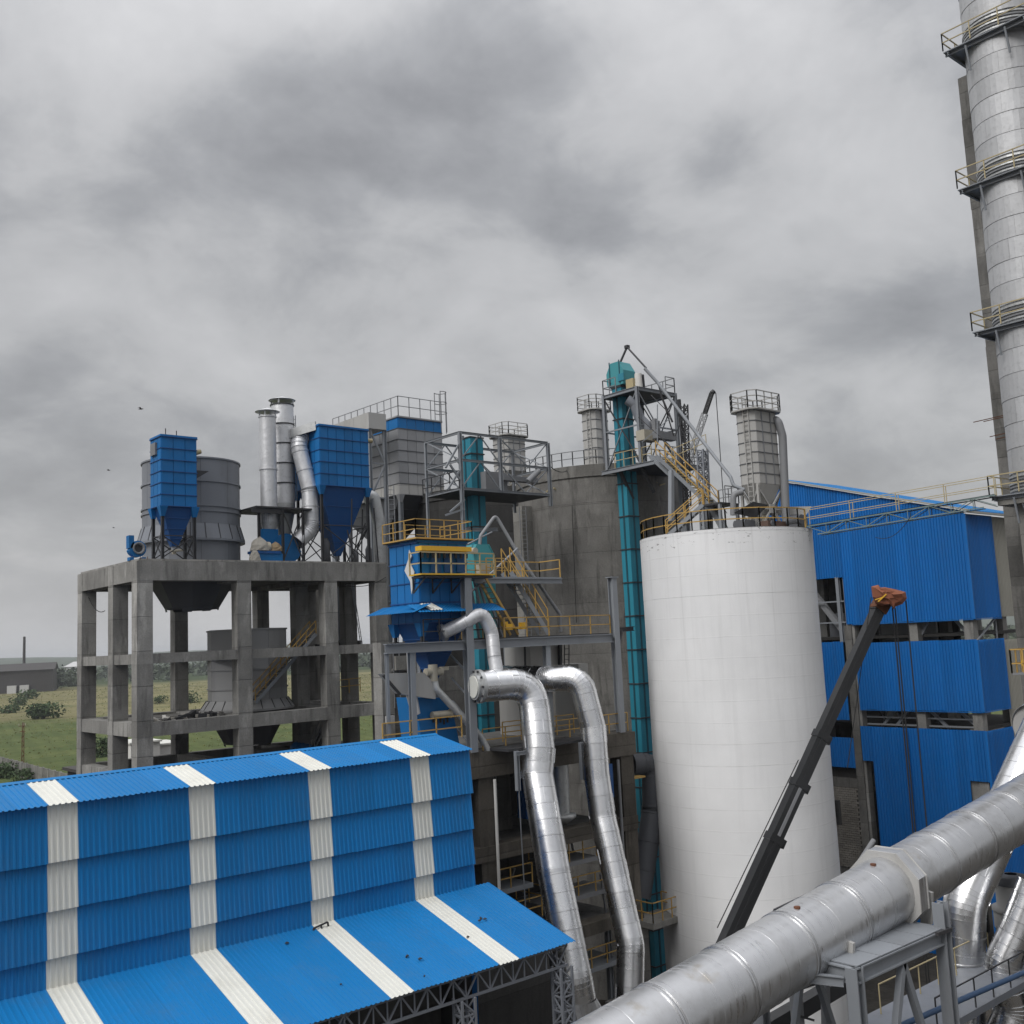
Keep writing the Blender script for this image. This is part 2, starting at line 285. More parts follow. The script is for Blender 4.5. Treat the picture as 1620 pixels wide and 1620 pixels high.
# ------------------------------------------------------------------ mesh tools
OFF = {}
class MB:
    def __init__(s): s.v = []; s.f = []; s.sm = []
    def add(s, vs, fs, smooth=False):
        o = len(s.v); s.v += [tuple(v) for v in vs]; s.f += [tuple(i + o for i in f) for f in fs]; s.sm += [smooth] * len(fs); return s
    def box(s, a, b):
        x0, y0, z0 = (min(a[i], b[i]) for i in range(3)); x1, y1, z1 = (max(a[i], b[i]) for i in range(3))
        return s.add([(x0,y0,z0),(x1,y0,z0),(x1,y1,z0),(x0,y1,z0),(x0,y0,z1),(x1,y0,z1),(x1,y1,z1),(x0,y1,z1)],
                     [(0,3,2,1),(4,5,6,7),(0,1,5,4),(1,2,6,5),(2,3,7,6),(3,0,4,7)])
    def cbox(s, c, d): return s.box([c[i] - d[i] / 2 for i in range(3)], [c[i] + d[i] / 2 for i in range(3)])
    def bar(s, p, q, w=0.1, h=None, up=None):
        p, q = Vector(p), Vector(q); h = h or w; d = (q - p)
        if d.length < 1e-5: return s
        d.normalize(); u = Vector(up) if up else (UZ if abs(d.z) < 0.95 else Vector((1, 0, 0)))
        a = d.cross(u).normalized(); b = a.cross(d).normalized(); a *= w / 2; b *= h / 2
        vs = [p - a - b, p + a - b, p + a + b, p - a + b, q - a - b, q + a - b, q + a + b, q - a + b]
        return s.add(vs, [(0,1,2,3),(7,6,5,4),(0,4,5,1),(1,5,6,2),(2,6,7,3),(3,7,4,0)])
    def ibeam(s, p, q, w=0.25, h=0.3, t=0.03, up=None):
        p, q = Vector(p), Vector(q); d = (q - p).normalized(); u = Vector(up) if up else (UZ if abs(d.z) < 0.95 else Vector((1, 0, 0)))
        a = d.cross(u).normalized(); b = a.cross(d).normalized()
        s.bar(p + b * (h / 2 - t / 2), q + b * (h / 2 - t / 2), w, t, b); s.bar(p - b * (h / 2 - t / 2), q - b * (h / 2 - t / 2), w, t, b)
        return s.bar(p, q, t, h - 2 * t, b)
    def tube(s, p, q, r0, r1=None, n=16, caps=True, smooth=True):
        p, q = Vector(p), Vector(q); r1 = r0 if r1 is None else r1; d = (q - p).normalized()
        u = UZ if abs(d.z) < 0.95 else Vector((1, 0, 0)); a = d.cross(u).normalized(); b = a.cross(d).normalized()
        ring = lambda c, r: [c + (a * math.cos(2 * math.pi * i / n) + b * math.sin(2 * math.pi * i / n)) * r for i in range(n)]
        s.add(ring(p, r0) + ring(q, r1), [(i, i + n, (i + 1) % n + n, (i + 1) % n) for i in range(n)], smooth)
        if caps: s.add(ring(p, r0), [tuple(range(n))]); s.add(ring(q, r1), [tuple(range(n))[::-1]])
        return s
    def rings(s, rings, closed_ends=False, smooth=True):
        n = len(rings[0]); vs = [v for r in rings for v in r]
        fs = [(k * n + i, k * n + (i + 1) % n, (k + 1) * n + (i + 1) % n, (k + 1) * n + i) for k in range(len(rings) - 1) for i in range(n)]
        s.add(vs, fs, smooth)
        if closed_ends: s.add(rings[0], [tuple(range(n))[::-1]]); s.add(rings[-1], [tuple(range(n))])
        return s
    def lathe(s, c, prof, n=32, smooth=True, a0=0.0, a1=2 * math.pi):
        full = abs(a1 - a0 - 2 * math.pi) < 1e-6; k = n if full else n + 1
        rs = [[(c[0] + r * math.cos(a0 + (a1 - a0) * i / n), c[1] + r * math.sin(a0 + (a1 - a0) * i / n), c[2] + z) for i in range(k)] for r, z in prof]
        vs = [v for r in rs for v in r]; fs = []
        for j in range(len(prof) - 1):
            for i in range(n):
                i2 = (i + 1) % k; fs.append((j * k + i, j * k + i2, (j + 1) * k + i2, (j + 1) * k + i))
        return s.add(vs, fs, smooth)
    def prism(s, poly, d):
        d = Vector(d); n = len(poly); p = [Vector(v) for v in poly]
        return s.add(p + [v + d for v in p], [tuple(range(n))[::-1], tuple(range(n, 2 * n))] + [(i, (i + 1) % n, (i + 1) % n + n, i + n) for i in range(n)])
    def mesh(s, name, mats, off=Vector((0, 0, 0))):
        me = bpy.data.meshes.new(name); me.from_pydata([tuple(Vector(v) - off) for v in s.v], [], s.f)
        me.polygons.foreach_set('use_smooth', s.sm)
        me.materials.append(M[mats]); me.validate(); me.update(); return me
    def build(s, name, mat, parent=None):
        off = OFF.get(parent, Vector((0, 0, 0))) if parent else Vector((0, 0, 0))
        o = bpy.data.objects.new(name, s.mesh(name, mat, off)); COL.objects.link(o)
        if parent: o.parent = parent
        OFF[o] = off
        return o
def fix_normals(o):
    bm = bmesh.new(); bm.from_mesh(o.data); bmesh.ops.recalc_face_normals(bm, faces=bm.faces); bm.to_mesh(o.data); bm.free(); return o
def thing(name, label, cat, loc=(0, 0, 0), group=None):
    o = bpy.data.objects.new(name, None); COL.objects.link(o); o.location = loc; o.empty_display_size = 0.3
    OFF[o] = Vector(loc); o['label'] = label; o['category'] = cat
    if group: o['group'] = group
    return o
def tag(o, label, cat, group=None):
    o['label'] = label; o['category'] = cat
    if group: o['group'] = group
    return o
def put(name, me, parent, mat4):
    """a piece that shares its mesh with its likes"""
    o = bpy.data.objects.new(name, me); COL.objects.link(o); mm = mat4.copy(); mm.translation -= OFF[parent]; o.parent = parent; o.matrix_local = mm
    OFF[o] = OFF[parent]
    return o
def frame_m(o, x, y, z=None):
    x, y = Vector(x).normalized(), Vector(y).normalized(); z = Vector(z).normalized() if z else x.cross(y)
    m = Matrix((x, y, z)).transposed().to_4x4(); m.translation = Vector(o); return m

SHEETS = {}
def sheet_mesh(w, l, mat, pitch=0.2, h=0.032, shear=0.0):
    key = (round(w, 3), round(l, 3), mat, pitch, h, shear)
    if key in SHEETS: return SHEETS[key]
    n = max(1, round(w / pitch)); p = w / n; xs = []
    for i in range(n):
        x = i * p; xs += [(x, 0), (x + p * 0.52, 0), (x + p * 0.62, h), (x + p * 0.90, h)]
    xs.append((w + 0.012, 0.004))
    vs = [(x, 0, z) for x, z in xs] + [(x, l + shear * x, z) for x, z in xs]; k = len(xs)
    b = MB().add(vs, [(i, i + 1, k + i + 1, k + i) for i in range(k - 1)])
    SHEETS[key] = b.mesh('sheet', mat); return SHEETS[key]
def sheet_row(parent, o, xdir, ydir, zdir, total, l, mats, name, sw=1.0145, pitch=0.2, h=0.032, jitter=0.006):
    """a row of ribbed sheets laid side by side from o along xdir, each l long along ydir"""
    o, xd, yd, zd = Vector(o), Vector(xdir).normalized(), Vector(ydir).normalized(), Vector(zdir).normalized()
    t = 0.0; i = 0
    while t < total - 0.02:
        w = min(sw, total - t); mt = mats(i, t) if callable(mats) else mats
        put(name, sheet_mesh(w, l, mt, pitch, h), parent, frame_m(o + xd * t + zd * (0.003 * (i % 2) + random.uniform(0, jitter)) + yd * random.uniform(-0.015, 0.015), xd, yd, zd))
        t += w; i += 1

def railing(parent, pts, mat='yellow_paint', h=1.1, step=1.5, r=0.028, closed=False, mids=(0.55,), name='handrail', kick=False):
    b = MB(); pts = [Vector(p) for p in pts]; segs = list(zip(pts, pts[1:])) + ([(pts[-1], pts[0])] if closed else [])
    for p, q in segs:
        n = max(1, round((q - p).length / step))
        for i in range(n + 1):
            c = p.lerp(q, i / n); b.bar(c, c + UZ * h, r * 2)
        for z in (h,) + tuple(mids): b.bar(p + UZ * z, q + UZ * z, r * 2)
        if kick: b.bar(p + UZ * 0.06, q + UZ * 0.06, 0.02, 0.12)
    return b.build(name, mat, parent)
def stair(parent, p, q, width, side, mat_s='grey_steel', mat_t='grey_steel', rail='yellow_paint', step=0.24, railh=1.0, depth=.28, sh=.26):
    """an open steel flight from p (top) to q (foot); side is the horizontal unit vector across it"""
    p, q, s = Vector(p), Vector(q), Vector(side).normalized(); d = q - p
    for k in (0, 1): MB().bar(p + s * width * k, q + s * width * k, 0.06, sh).build('stringer', mat_s, parent)
    n = max(3, round(abs(d.z) / step)); run = Vector((d.x, d.y, 0)).normalized()
    tm = MB().box((0.04, -depth / 2, -0.02), (width - 0.04, depth / 2, 0.02)).mesh('tread', mat_t)
    for i in range(1, n): put('tread', tm, parent, frame_m(p.lerp(q, i / n), s, run if s.cross(run).z > 0 else -run, UZ))
    if rail:
        for k in (0, 1):
            b = MB(); a, c = p + s * width * k, q + s * width * k
            for z in (railh, railh * 0.5): b.bar(a + UZ * z, c + UZ * z, 0.055)
            m_ = max(2, round((c - a).length / 1.3))
            for i in range(m_ + 1): e = a.lerp(c, i / m_); b.bar(e, e + UZ * railh, 0.055)
            b.build('handrail', rail, parent)
def ladder(parent, p, q, width=0.45, side=(1, 0, 0), mat='grey_steel', step=0.32, name='ladder'):
    p, q, s = Vector(p), Vector(q), Vector(side).normalized() * width; b = MB()
    b.bar(p, q, 0.05); b.bar(p + s, q + s, 0.05); n = int((q - p).length / step)
    for i in range(1, n): e = p.lerp(q, i / n); b.bar(e, e + s, 0.035)
    return b.build(name, mat, parent)
def lattice(b, p, q, w, h, n, up=UZ, chord=0.07, web=0.045):
    """four chords with zig-zag webs on all four faces"""
    p, q = Vector(p), Vector(q); d = (q - p).normalized(); up = Vector(up); a = d.cross(up).normalized(); u = a.cross(d).normalized()
    cs = [a * (w / 2 * sx) + u * (h / 2 * sz) for sx, sz in ((-1, -1), (1, -1), (1, 1), (-1, 1))]
    for c in cs: b.bar(p + c, q + c, chord)
    for k in range(4):
        c0, c1 = cs[k], cs[(k + 1) % 4]
        for i in range(n):
            e, f = p.lerp(q, i / n), p.lerp(q, (i + 1) / n)
            if i % 2: b.bar(e + c0, f + c1, web)
            else: b.bar(e + c1, f + c0, web)
            b.bar(e + c0, e + c1, web)
    return b
def fillet(pts, r, n=6):
    """round the corners of a path"""
    pts = [Vector(p) for p in pts]; out = [pts[0]]
    for a, b, c in zip(pts, pts[1:], pts[2:]):
        d0, d1 = (a - b).normalized(), (c - b).normalized(); ang = d0.angle(d1)
        rr = min(r / math.tan(ang / 2), (a - b).length * 0.48, (c - b).length * 0.48)
        s, e = b + d0 * rr, b + d1 * rr
        for i in range(n + 1):
            t = i / n; out.append(s * (1 - t) ** 2 + b * 2 * t * (1 - t) + e * t * t)
    out.append(pts[-1]); return out
def path_rings(pts, r, n=24):
    pts = [Vector(p) for p in pts]; rings = []; prev = None
    for i, p in enumerate(pts):
        d0 = (p - pts[i - 1]).normalized() if i else (pts[1] - p).normalized(); d1 = (pts[i + 1] - p).normalized() if i < len(pts) - 1 else d0
        t = (d0 + d1).normalized()
        if prev is None:
            u = UZ if abs(t.z) < 0.9 else Vector((1, 0, 0)); a = t.cross(u).normalized()
        else: a = (prev - t * prev.dot(t)).normalized()
        prev = a; b = a.cross(t).normalized(); k = 1 / max(0.6, t.dot(d0))
        rr = r(i / (len(pts) - 1)) if callable(r) else r
        bend = (d1 - d0); 
        ring = []
        for j in range(n):
            o = (a * math.cos(2 * math.pi * j / n) + b * math.sin(2 * math.pi * j / n)) * rr
            if bend.length > 1e-4:
                bd = bend - t * bend.dot(t)
                if bd.length > 1e-5: bd.normalize(); o += bd * (o.dot(bd) * (k - 1))
            ring.append(p + o)
        rings.append(ring)
    return rings
def pipe(parent, pts, r, mat, name='pipe', n=18):
    return fix_normals(MB().rings(path_rings(pts, r, n), True).build(name, mat, parent))
def resample(pts, step):
    out = [pts[0]]
    for a, b in zip(pts, pts[1:]):
        k = max(1, round((b - a).length / step)); out += [a.lerp(b, (i + 1) / k) for i in range(k)]
    return out
def clad_pipe(parent, pts, r, mat, step=1.0, n=28, name='cladding_section', lip=0.014, seams=True):
    """a lagged pipe: one cladding section after another, each lapped over the next, with a lengthwise seam"""
    pts = resample([Vector(p) for p in pts], step); rings = path_rings(pts, r, n)
    for i in range(len(pts) - 1):
        b = MB(); c0, c1 = pts[i], pts[i + 1]; k = lip / r
        a = [c0 + (v - c0) * (1 + k) for v in rings[i]]; m_ = [x.lerp(y, 0.07) for x, y in zip(a, rings[i + 1])]
        m2 = [x.lerp(y, 0.085) for x, y in zip(rings[i], rings[i + 1])]
        e = rings[i + 1]
        b.rings([rings[i], a]); b.rings([a, m_]); b.rings([m_, m2]); b.rings([m2, e])
        if seams:
            j = random.randrange(n); v0, v1 = rings[i][j], e[j]; o0, o1 = (v0 - c0).normalized() * 0.015, (v1 - c1).normalized() * 0.015
            b.bar(v0 + o0, v1 + o1, 0.05, 0.03, o0)
        fix_normals(b.build(name, mat, parent))
# ================================================================== the land
def ground_material():
    g = G('ground')
    sp = g.N('ShaderNodeSeparateXYZ'); g.L(g.geo.outputs['Position'], sp.inputs[0])
    along = g.math('ADD', g.math('MULTIPLY', sp.outputs[0], 0.29), g.math('MULTIPLY', sp.outputs[1], 0.957))
    wob = g.noise(0.006, 4, 0.6); d = g.math('ADD', along, g.math('MULTIPLY', g.math('SUBTRACT', wob, 0.5), 380))
    n1 = g.noise(0.03, 6, 0.62); n2 = g.noise(0.25, 5, 0.65); n3 = g.noise(0.012, 5, 0.6, (1, 2.5, 1))
    crop = g.mix(g.ramp(n1, [(0.35, 0.0), (0.7, 1.0)]), (0.070, 0.098, 0.034), (0.120, 0.138, 0.050))
    rows = g.math('MULTIPLY', g.math('ADD', g.math('SINE', g.math('MULTIPLY', g.math('ADD', g.math('MULTIPLY', sp.outputs[0], 0.957), g.math('MULTIPLY', sp.outputs[1], -0.20)), 1.2)), 1.0), 0.13)
    crop = g.mix(rows, crop, (0.045, 0.062, 0.022))
    tan = g.mix(g.ramp(n3, [(0.38, 0.0), (0.66, 1.0)]), (0.150, 0.140, 0.070), (0.225, 0.205, 0.105))
    tan = g.mix(g.math('MULTIPLY', g.ramp(n1, [(0.55, 0.0), (0.66, 1.0)]), 0.7), tan, (0.075, 0.095, 0.035))
    f1 = g.ramp(g.math('DIVIDE', d, 1000), [(0.46, 0.0), (0.50, 1.0)])
    c = g.mix(f1, crop, tan)
    far = g.ramp(g.math('DIVIDE', d, 2000), [(0.50, 0.0), (0.58, 1.0)])
    c = g.mix(far, c, (0.055, 0.075, 0.035))
    yard = g.mix(g.ramp(n2, [(0.3, 0.0), (0.7, 1.0)]), (0.035, 0.032, 0.028), (0.075, 0.068, 0.058))
    c = g.mix(g.ramp(g.math('DIVIDE', along, 500), [(0.39, 0.0), (0.42, 1.0)]), yard, c)
    c = g.mix(0.35, c, g.ramp(n2, [(0.25, 0.1), (0.8, 0.75)]), 'OVERLAY')
    g.col(c); g.rough(0.95); g.b.inputs['Specular IOR Level'].default_value = 0.1; g.bump(n2, 0.6, 0.6)
ground_material()
gr = MB(); S = 9000; K = 24
gr.add([(-S + 2 * S * i / K, -S + 2 * S * j / K, 0) for j in range(K + 1) for i in range(K + 1)],
       [(j * (K + 1) + i, j * (K + 1) + i + 1, (j + 1) * (K + 1) + i + 1, (j + 1) * (K + 1) + i) for j in range(K) for i in range(K)])
o = gr.build('ground', 'ground'); o['kind'] = 'structure'

def leaf_blob(b, c, rx, rz, n, s, rng, flat=0.0):
    """leaf-sized faces spread through an uneven crown"""
    lobes = [(Vector((rng.uniform(-.55, .55) * rx, rng.uniform(-.55, .55) * rx, rng.uniform(0.25, 0.75) * rz)), rng.uniform(.35, .6)) for _ in range(7)]
    for _ in range(n):
        l, k = rng.choice(lobes); v = Vector((rng.gauss(0, 1), rng.gauss(0, 1), rng.gauss(0, 1))).normalized() * rng.uniform(0.55, 1.0) ** 0.6
        p = Vector(c) + l + Vector((v.x * rx * k, v.y * rx * k, max(-l.z, v.z * rz * k)))
        a = Vector((rng.gauss(0, 1), rng.gauss(0, 1), rng.gauss(0, .6))).normalized() * s * rng.uniform(.6, 1.3); q = a.cross(Vector((rng.gauss(0, 1), rng.gauss(0, 1), rng.gauss(0, 1)))).normalized() * s * rng.uniform(.4, .9)
        b.add([p - a, p + q, p + a, p - q], [(0, 1, 2, 3)])
rng = random.Random(5)
# hills far off, just clearing the horizon
hb = MB(); prof = []
for i in range(81):
    ang = math.radians(-25 + 130 * i / 80); R_ = 2300
    hgt = 34 + 12 * math.sin(i * 0.23 + 1.0) + 6 * math.sin(i * 0.61) + 4 * math.sin(i * 1.37)
    prof.append((Vector((math.sin(ang) * R_, math.cos(ang) * R_, -2)), Vector((math.sin(ang) * (R_ + 2200), math.cos(ang) * (R_ + 2200), max(20, hgt)))))
hb.add([p for a in prof for p in a], [(2 * i, 2 * i + 1, 2 * i + 3, 2 * i + 2) for i in range(80)], True)
o = hb.build('hills', 'foliage_grey'); o['kind'] = 'structure'; fix_normals(o)
# the wood that closes the fields: reads as one mass
tb = MB()
for k in range(620):
    ang = math.radians(rng.uniform(8, 78)); R_ = rng.uniform(1120, 2100) if ang < 0.85 else rng.uniform(800, 1600)
    leaf_blob(tb, (math.sin(ang) * R_, math.cos(ang) * R_, 0), rng.uniform(12, 30), rng.uniform(9, 17), 60, 3.2, rng)
o = tb.build('treeline', 'foliage_grey'); o['kind'] = 'stuff'; o['label'] = 'dark green wood closing off the fields along the horizon'; o['category'] = 'trees'
# grass standing up out of the fields
gb = MB()
for k in range(6000):
    ang = math.radians(rng.uniform(10, 34)); R_ = rng.uniform(240, 1000); p = Vector((math.sin(ang) * R_, math.cos(ang) * R_, 0)); h = rng.uniform(.15, .45) * (0.6 + R_ / 700); a = rng.uniform(0, 3.14)
    e = Vector((math.cos(a), math.sin(a), 0)) * h * 0.9; gb.add([p - e, p + e, p + UZ * h + e * .2], [(0, 1, 2)])
o = gb.build('grass', 'grass_tuft'); o['kind'] = 'stuff'; o['label'] = 'rough dry grass growing over the open fields'; o['category'] = 'grass'

def bush(px, py, w, h, label, name='bush', mat='foliage', n=420):
    p = at_z(px, py, 0); t = thing(name, label, 'bush', p, 'bushes dotted over the fields'); b = MB(); d = p.length
    leaf_blob(b, p, w / 2, h, n, max(.25, w / 22), rng); b.build('foliage', mat, t)
    s = MB()
    for k in range(4): s.tube(p, p + Vector((rng.uniform(-.2, .2) * w, rng.uniform(-.2, .2) * w, h * .6)), w * 0.015, w * 0.006, 6, False)
    s.build('stem', 'bark', t)
bush(70, 1137, 17, 6.5, 'broad dark bush on the green field edge, just left of the concrete frame', n=900)
bush(15, 1128, 15, 4, 'low dark bush at the very edge of the field under the tan grass')
bush(42, 1106, 20, 6, 'round bush standing in the tan grass, below the dark shed')
bush(30, 1116, 14, 4.5, 'small bush below the round one in the tan grass')
bush(45, 1093, 26, 9, 'wide grey-green bush right below the dark shed roof', mat='foliage_grey')
bush(16, 1093, 30, 10, 'large grey-green bush in front of the dark shed gable', mat='foliage_grey')
bush(163, 1197, 9, 5, 'green bush seen between the two leftmost concrete columns', n=700)
bush(300, 1112, 14, 5, 'lone bush behind the lower concrete floor left of the grey drum')
bush(250, 1113, 10, 4, 'small bush on the tan field behind the concrete floor')
bush(8, 1230, 9, 3.2, 'low dusty bush at the foot of the boundary wall', n=600)
bush(40, 1236, 7, 2.4, 'low weeds heaped below the boundary wall by the shed roof', n=500)
bush(90, 1090, 40, 16, 'tall grey-green clump beside the dark shed gable end', mat='foliage_grey', n=900)
bush(64, 1090, 34, 15, 'grey-green clump leaning over the dark shed side', mat='foliage_grey', n=900)
bush(112, 1086, 30, 11, 'pale scrub under the white far building', mat='foliage_grey', n=700)

# dark industrial shed on the horizon
t = thing('industrial_shed', 'long dark industrial shed far off on the horizon beyond the fields', 'building', at_d(40, 1090, 900).xyz * Vector((1, 1, 0)) if False else (0, 0, 0))
p0, p1 = at_d(-40, 1060, 880), at_d(84, 1058, 900); p0.z = p1.z = 0; ax = (p1 - p0).normalized(); nx = ax.cross(UZ) * -1
OFF[t] = p0.copy(); t.location = p0
w_ = 34; L_ = (p1 - p0).length; hgt = 19; n3 = Vector((-ax.y, ax.x, 0))
b = MB().add([p0, p1, p1 + n3 * w_, p0 + n3 * w_] + [v + UZ * hgt for v in (p0, p1, p1 + n3 * w_, p0 + n3 * w_)], [(0, 1, 5, 4), (1, 2, 6, 5), (2, 3, 7, 6), (3, 0, 4, 7)]); b.build('wall', 'dark_shed', t)
e = 1.5
b = MB().add([p0 - n3 * e - ax * e + UZ * hgt, p1 - n3 * e + ax * e + UZ * hgt, p1 + n3 * w_ / 2 + ax * e + UZ * (hgt + 6), p0 + n3 * w_ / 2 - ax * e + UZ * (hgt + 6), p1 + n3 * (w_ + e) + ax * e + UZ * hgt, p0 + n3 * (w_ + e) - ax * e + UZ * hgt, p1 + UZ * hgt, p1 + n3 * w_ + UZ * hgt], [(0, 1, 2, 3), (3, 2, 4, 5), (6, 7, 2)]); b.build('roof', 'dark_shed', t)
for k in range(2):
    c = p0 + ax * (L_ * (0.42 + 0.16 * k)) - n3 * 0.4; MB().prism([c, c + ax * 7, c + ax * 7 + UZ * 6.5, c + UZ * 6.5], -n3 * 5).build('annex', 'far_white', t)
p = at_d(38, 1050, 930); p.z = 0
b = MB().tube(p, p + UZ * 49, 1.5, 1.1, 12)
tag(b.build('chimney', 'dark_shed'), 'thin dark chimney standing up behind the far industrial shed', 'chimney')
p = at_d(116, 1055, 1250); p.z = 0; t = thing('warehouse', 'pale warehouse on the horizon just left of the concrete frame', 'building', p)
MB().prism([p + RH * -11, p + RH * 16, p + RH * 16 + UZ * 18, p + RH * -11 + UZ * 18], FH * 20).build('wall', 'far_white', t)
MB().prism([p + RH * -12 + UZ * 18 - FH, p + RH * 17 + UZ * 18 - FH, p + RH * 17 + UZ * 24 + FH * 10, p + RH * -4 + UZ * 24 + FH * 10], FH * 10).build('roof', 'far_white', t)
# boundary wall of the works, in cast panels
a, c = at_z(0, 1197, 3.4), at_z(128, 1229, 3.4); dr = (c - a); dr.z = 0; ln = dr.length; dr.normalize()
a = a - dr * 60; t = thing('boundary_wall', 'long grey boundary wall between the works yard and the green field', 'wall', (a.x, a.y, 0)); n = int((ln + 75) / 4.5)
sd = Vector((-dr.y, dr.x, 0)) * 0.15
pm = MB().box((0.06, -0.12, 0), (4.44, 0.12, 3.35)).mesh('wall_panel', 'concrete_dark'); pp = MB().box((-0.17, -0.2, 0), (0.17, 0.2, 3.5)).mesh('post', 'concrete')
for i in range(n):
    q = a + dr * (4.5 * i); q.z = random.uniform(-.06, .04)
    put('wall_panel', pm, t, frame_m(q, dr, sd, UZ)); put('post', pp, t, frame_m(q, dr, sd, UZ))
p = at_z(36, 1205, 0.5); p.z = 0; t = thing('electricity_pole', 'rusty lattice electricity pole standing in the field behind the boundary wall', 'pole', p)
b = MB()
for k in (-.3, .3): b.bar(p + RH * k, p + RH * k * 0.6 + UZ * 10.5, 0.16)
for k in range(8): b.bar(p + RH * (-.28 if k % 2 else .28) + UZ * (k * 1.25), p + RH * (.28 if k % 2 else -.28) + UZ * (k * 1.25 + 1.25), 0.1)
b.build('mast', 'rust', t)
MB().bar(p + RH * -1.2 + UZ * 9.6, p + RH * .6 + UZ * 9.6, 0.16).build('cross_arm', 'rust', t); MB().bar(p + RH * -.9 + UZ * 8.2, p + RH * .6 + UZ * 8.2, 0.14).build('cross_arm', 'rust', t)
for k in (-1.1, 0.0, .5): MB().tube(p + RH * k + UZ * 9.7, p + RH * k + UZ * 10.3, 0.1, 0.06, 8).build('insulator', 'motor_cream', t)

# ================================================================== blue and white shed in front
SX1, SX0 = 29.63, 2.0; SW = 1.0145; WY = 38.30
shed = thing('cladded_shed', 'long blue and white ribbed sheet shed with stepped wall tiers and sloping canopy', 'shed', (17, 40, 0))
W0 = 26.33
def smat(x): return 'white_sheet' if abs(((x - W0) / SW) % 5 - 0) < 0.06 or abs(((x - W0) / SW) % 5 - 5) < 0.06 else 'blue_sheet'
x_first = W0 - 24 * SW
def row(o_y, o_z, e_y, e_z, x_end, name):
    yd = Vector((0, e_y - o_y, e_z - o_z)); l = yd.length; zd = Vector((1, 0, 0)).cross(yd).normalized()
    if zd.z < 0 and abs(zd.z) > 0.3: zd = -zd
    if zd.y > 0 and abs(zd.z) <= 0.3: zd = -zd
    sheet_row(shed, (x_first, o_y, o_z), (1, 0, 0), yd, zd, x_end - x_first, l, lambda i, t: smat(x_first + t), name)
tops = [(38.48, 21.02), (38.46, 19.24), (38.46, 17.64), (38.46, 16.08)]; bots = [(38.28, 19.10), (38.28, 17.50), (38.28, 15.94), (38.36, 14.76)]
for (ty, tz), (by, bz) in zip(tops, bots): row(ty, tz, by, bz, SX1 + 0.06 * random.random(), 'wall_sheet')
row(41.15, 21.62, 38.22, 21.04, SX1 + .1, 'roof_sheet'); row(41.15, 21.63, 44.3, 21.0, SX1 + .1, 'roof_sheet')
row(38.36, 14.95, 32.70, 13.40, SX1 + .80, 'canopy_sheet')
MB().prism([(x_first, 40.95, 21.62), (x_first, 41.15, 21.69), (x_first, 41.35, 21.62), (x_first, 41.15, 21.66)], (SX1 - x_first + .12, 0, 0)).build('ridge_cap', 'blue_sheet', shed)
MB().box((x_first, 44.15, 0), (SX1, 44.28, 20.9)).build('rear_wall', 'blue_cladding', shed)
b = MB().add([(SX1 + .02, 38.5, 0), (SX1 + .02, 44.2, 0), (SX1 + .02, 44.2, 20.95), (SX1 + .02, 41.15, 21.56), (SX1 + .02, 38.5, 20.95)], [(0, 1, 2, 3, 4)]); b.build('end_wall', 'blue_cladding', shed)
for (by, bz) in bots[:3]: MB().box((x_first, 38.5, bz + .1), (SX1 - .05, 38.6, bz + .25)).build('wall_rail', 'grey_steel', shed)
# eave truss, rafters and lattice posts carrying the canopy
b = MB(); y0 = 33.0; z1, z0 = 13.28, 12.48; n = 44; xa, xb = 4.0, 30.2
for z in (z0, z1): b.bar((xa, y0, z), (xb, y0, z), 0.09)
for i in range(n):
    xl, xr = xa + (xb - xa) * i / n, xa + (xb - xa) * (i + 1) / n
    b.bar((xl, y0, z0 if i % 2 else z1), (xr, y0, z1 if i % 2 else z0), 0.06); b.bar((xl, y0, z0), (xl, y0, z1), 0.05)
b.build('eave_truss', 'drum_plate', shed)
for xk in (30.0, 24.9, 19.8, 14.7):
    b = MB(); b.bar((xk, 33.0, 13.3), (xk, 38.4, 14.75), 0.1); b.bar((xk, 33.0, 12.55), (xk, 38.4, 14.0), 0.1)
    for i in range(8):
        ya, yb = 33.0 + .675 * i, 33.0 + .675 * (i + 1); sl = 1.45 / 5.4
        b.bar((xk, ya, (12.55 if i % 2 else 13.3) + (ya - 33.0) * sl), (xk, yb, (13.3 if i % 2 else 12.55) + (yb - 33.0) * sl), 0.06)
    b.build('rafter_truss', 'drum_plate', shed)
    lattice(MB(), (xk - .15, 33.0, 0), (xk - .15, 33.0, 12.5), 0.62, 0.55, 22, (0, 1, 0), 0.09, 0.06).build('lattice_column', 'drum_plate', shed)
for k in range(6): MB().bar((x_first, 33.4 + k * .9, 13.50 + k * .246), (30.3, 33.4 + k * .9, 13.50 + k * .246), 0.07, 0.10).build('purlin', 'galvanised', shed)
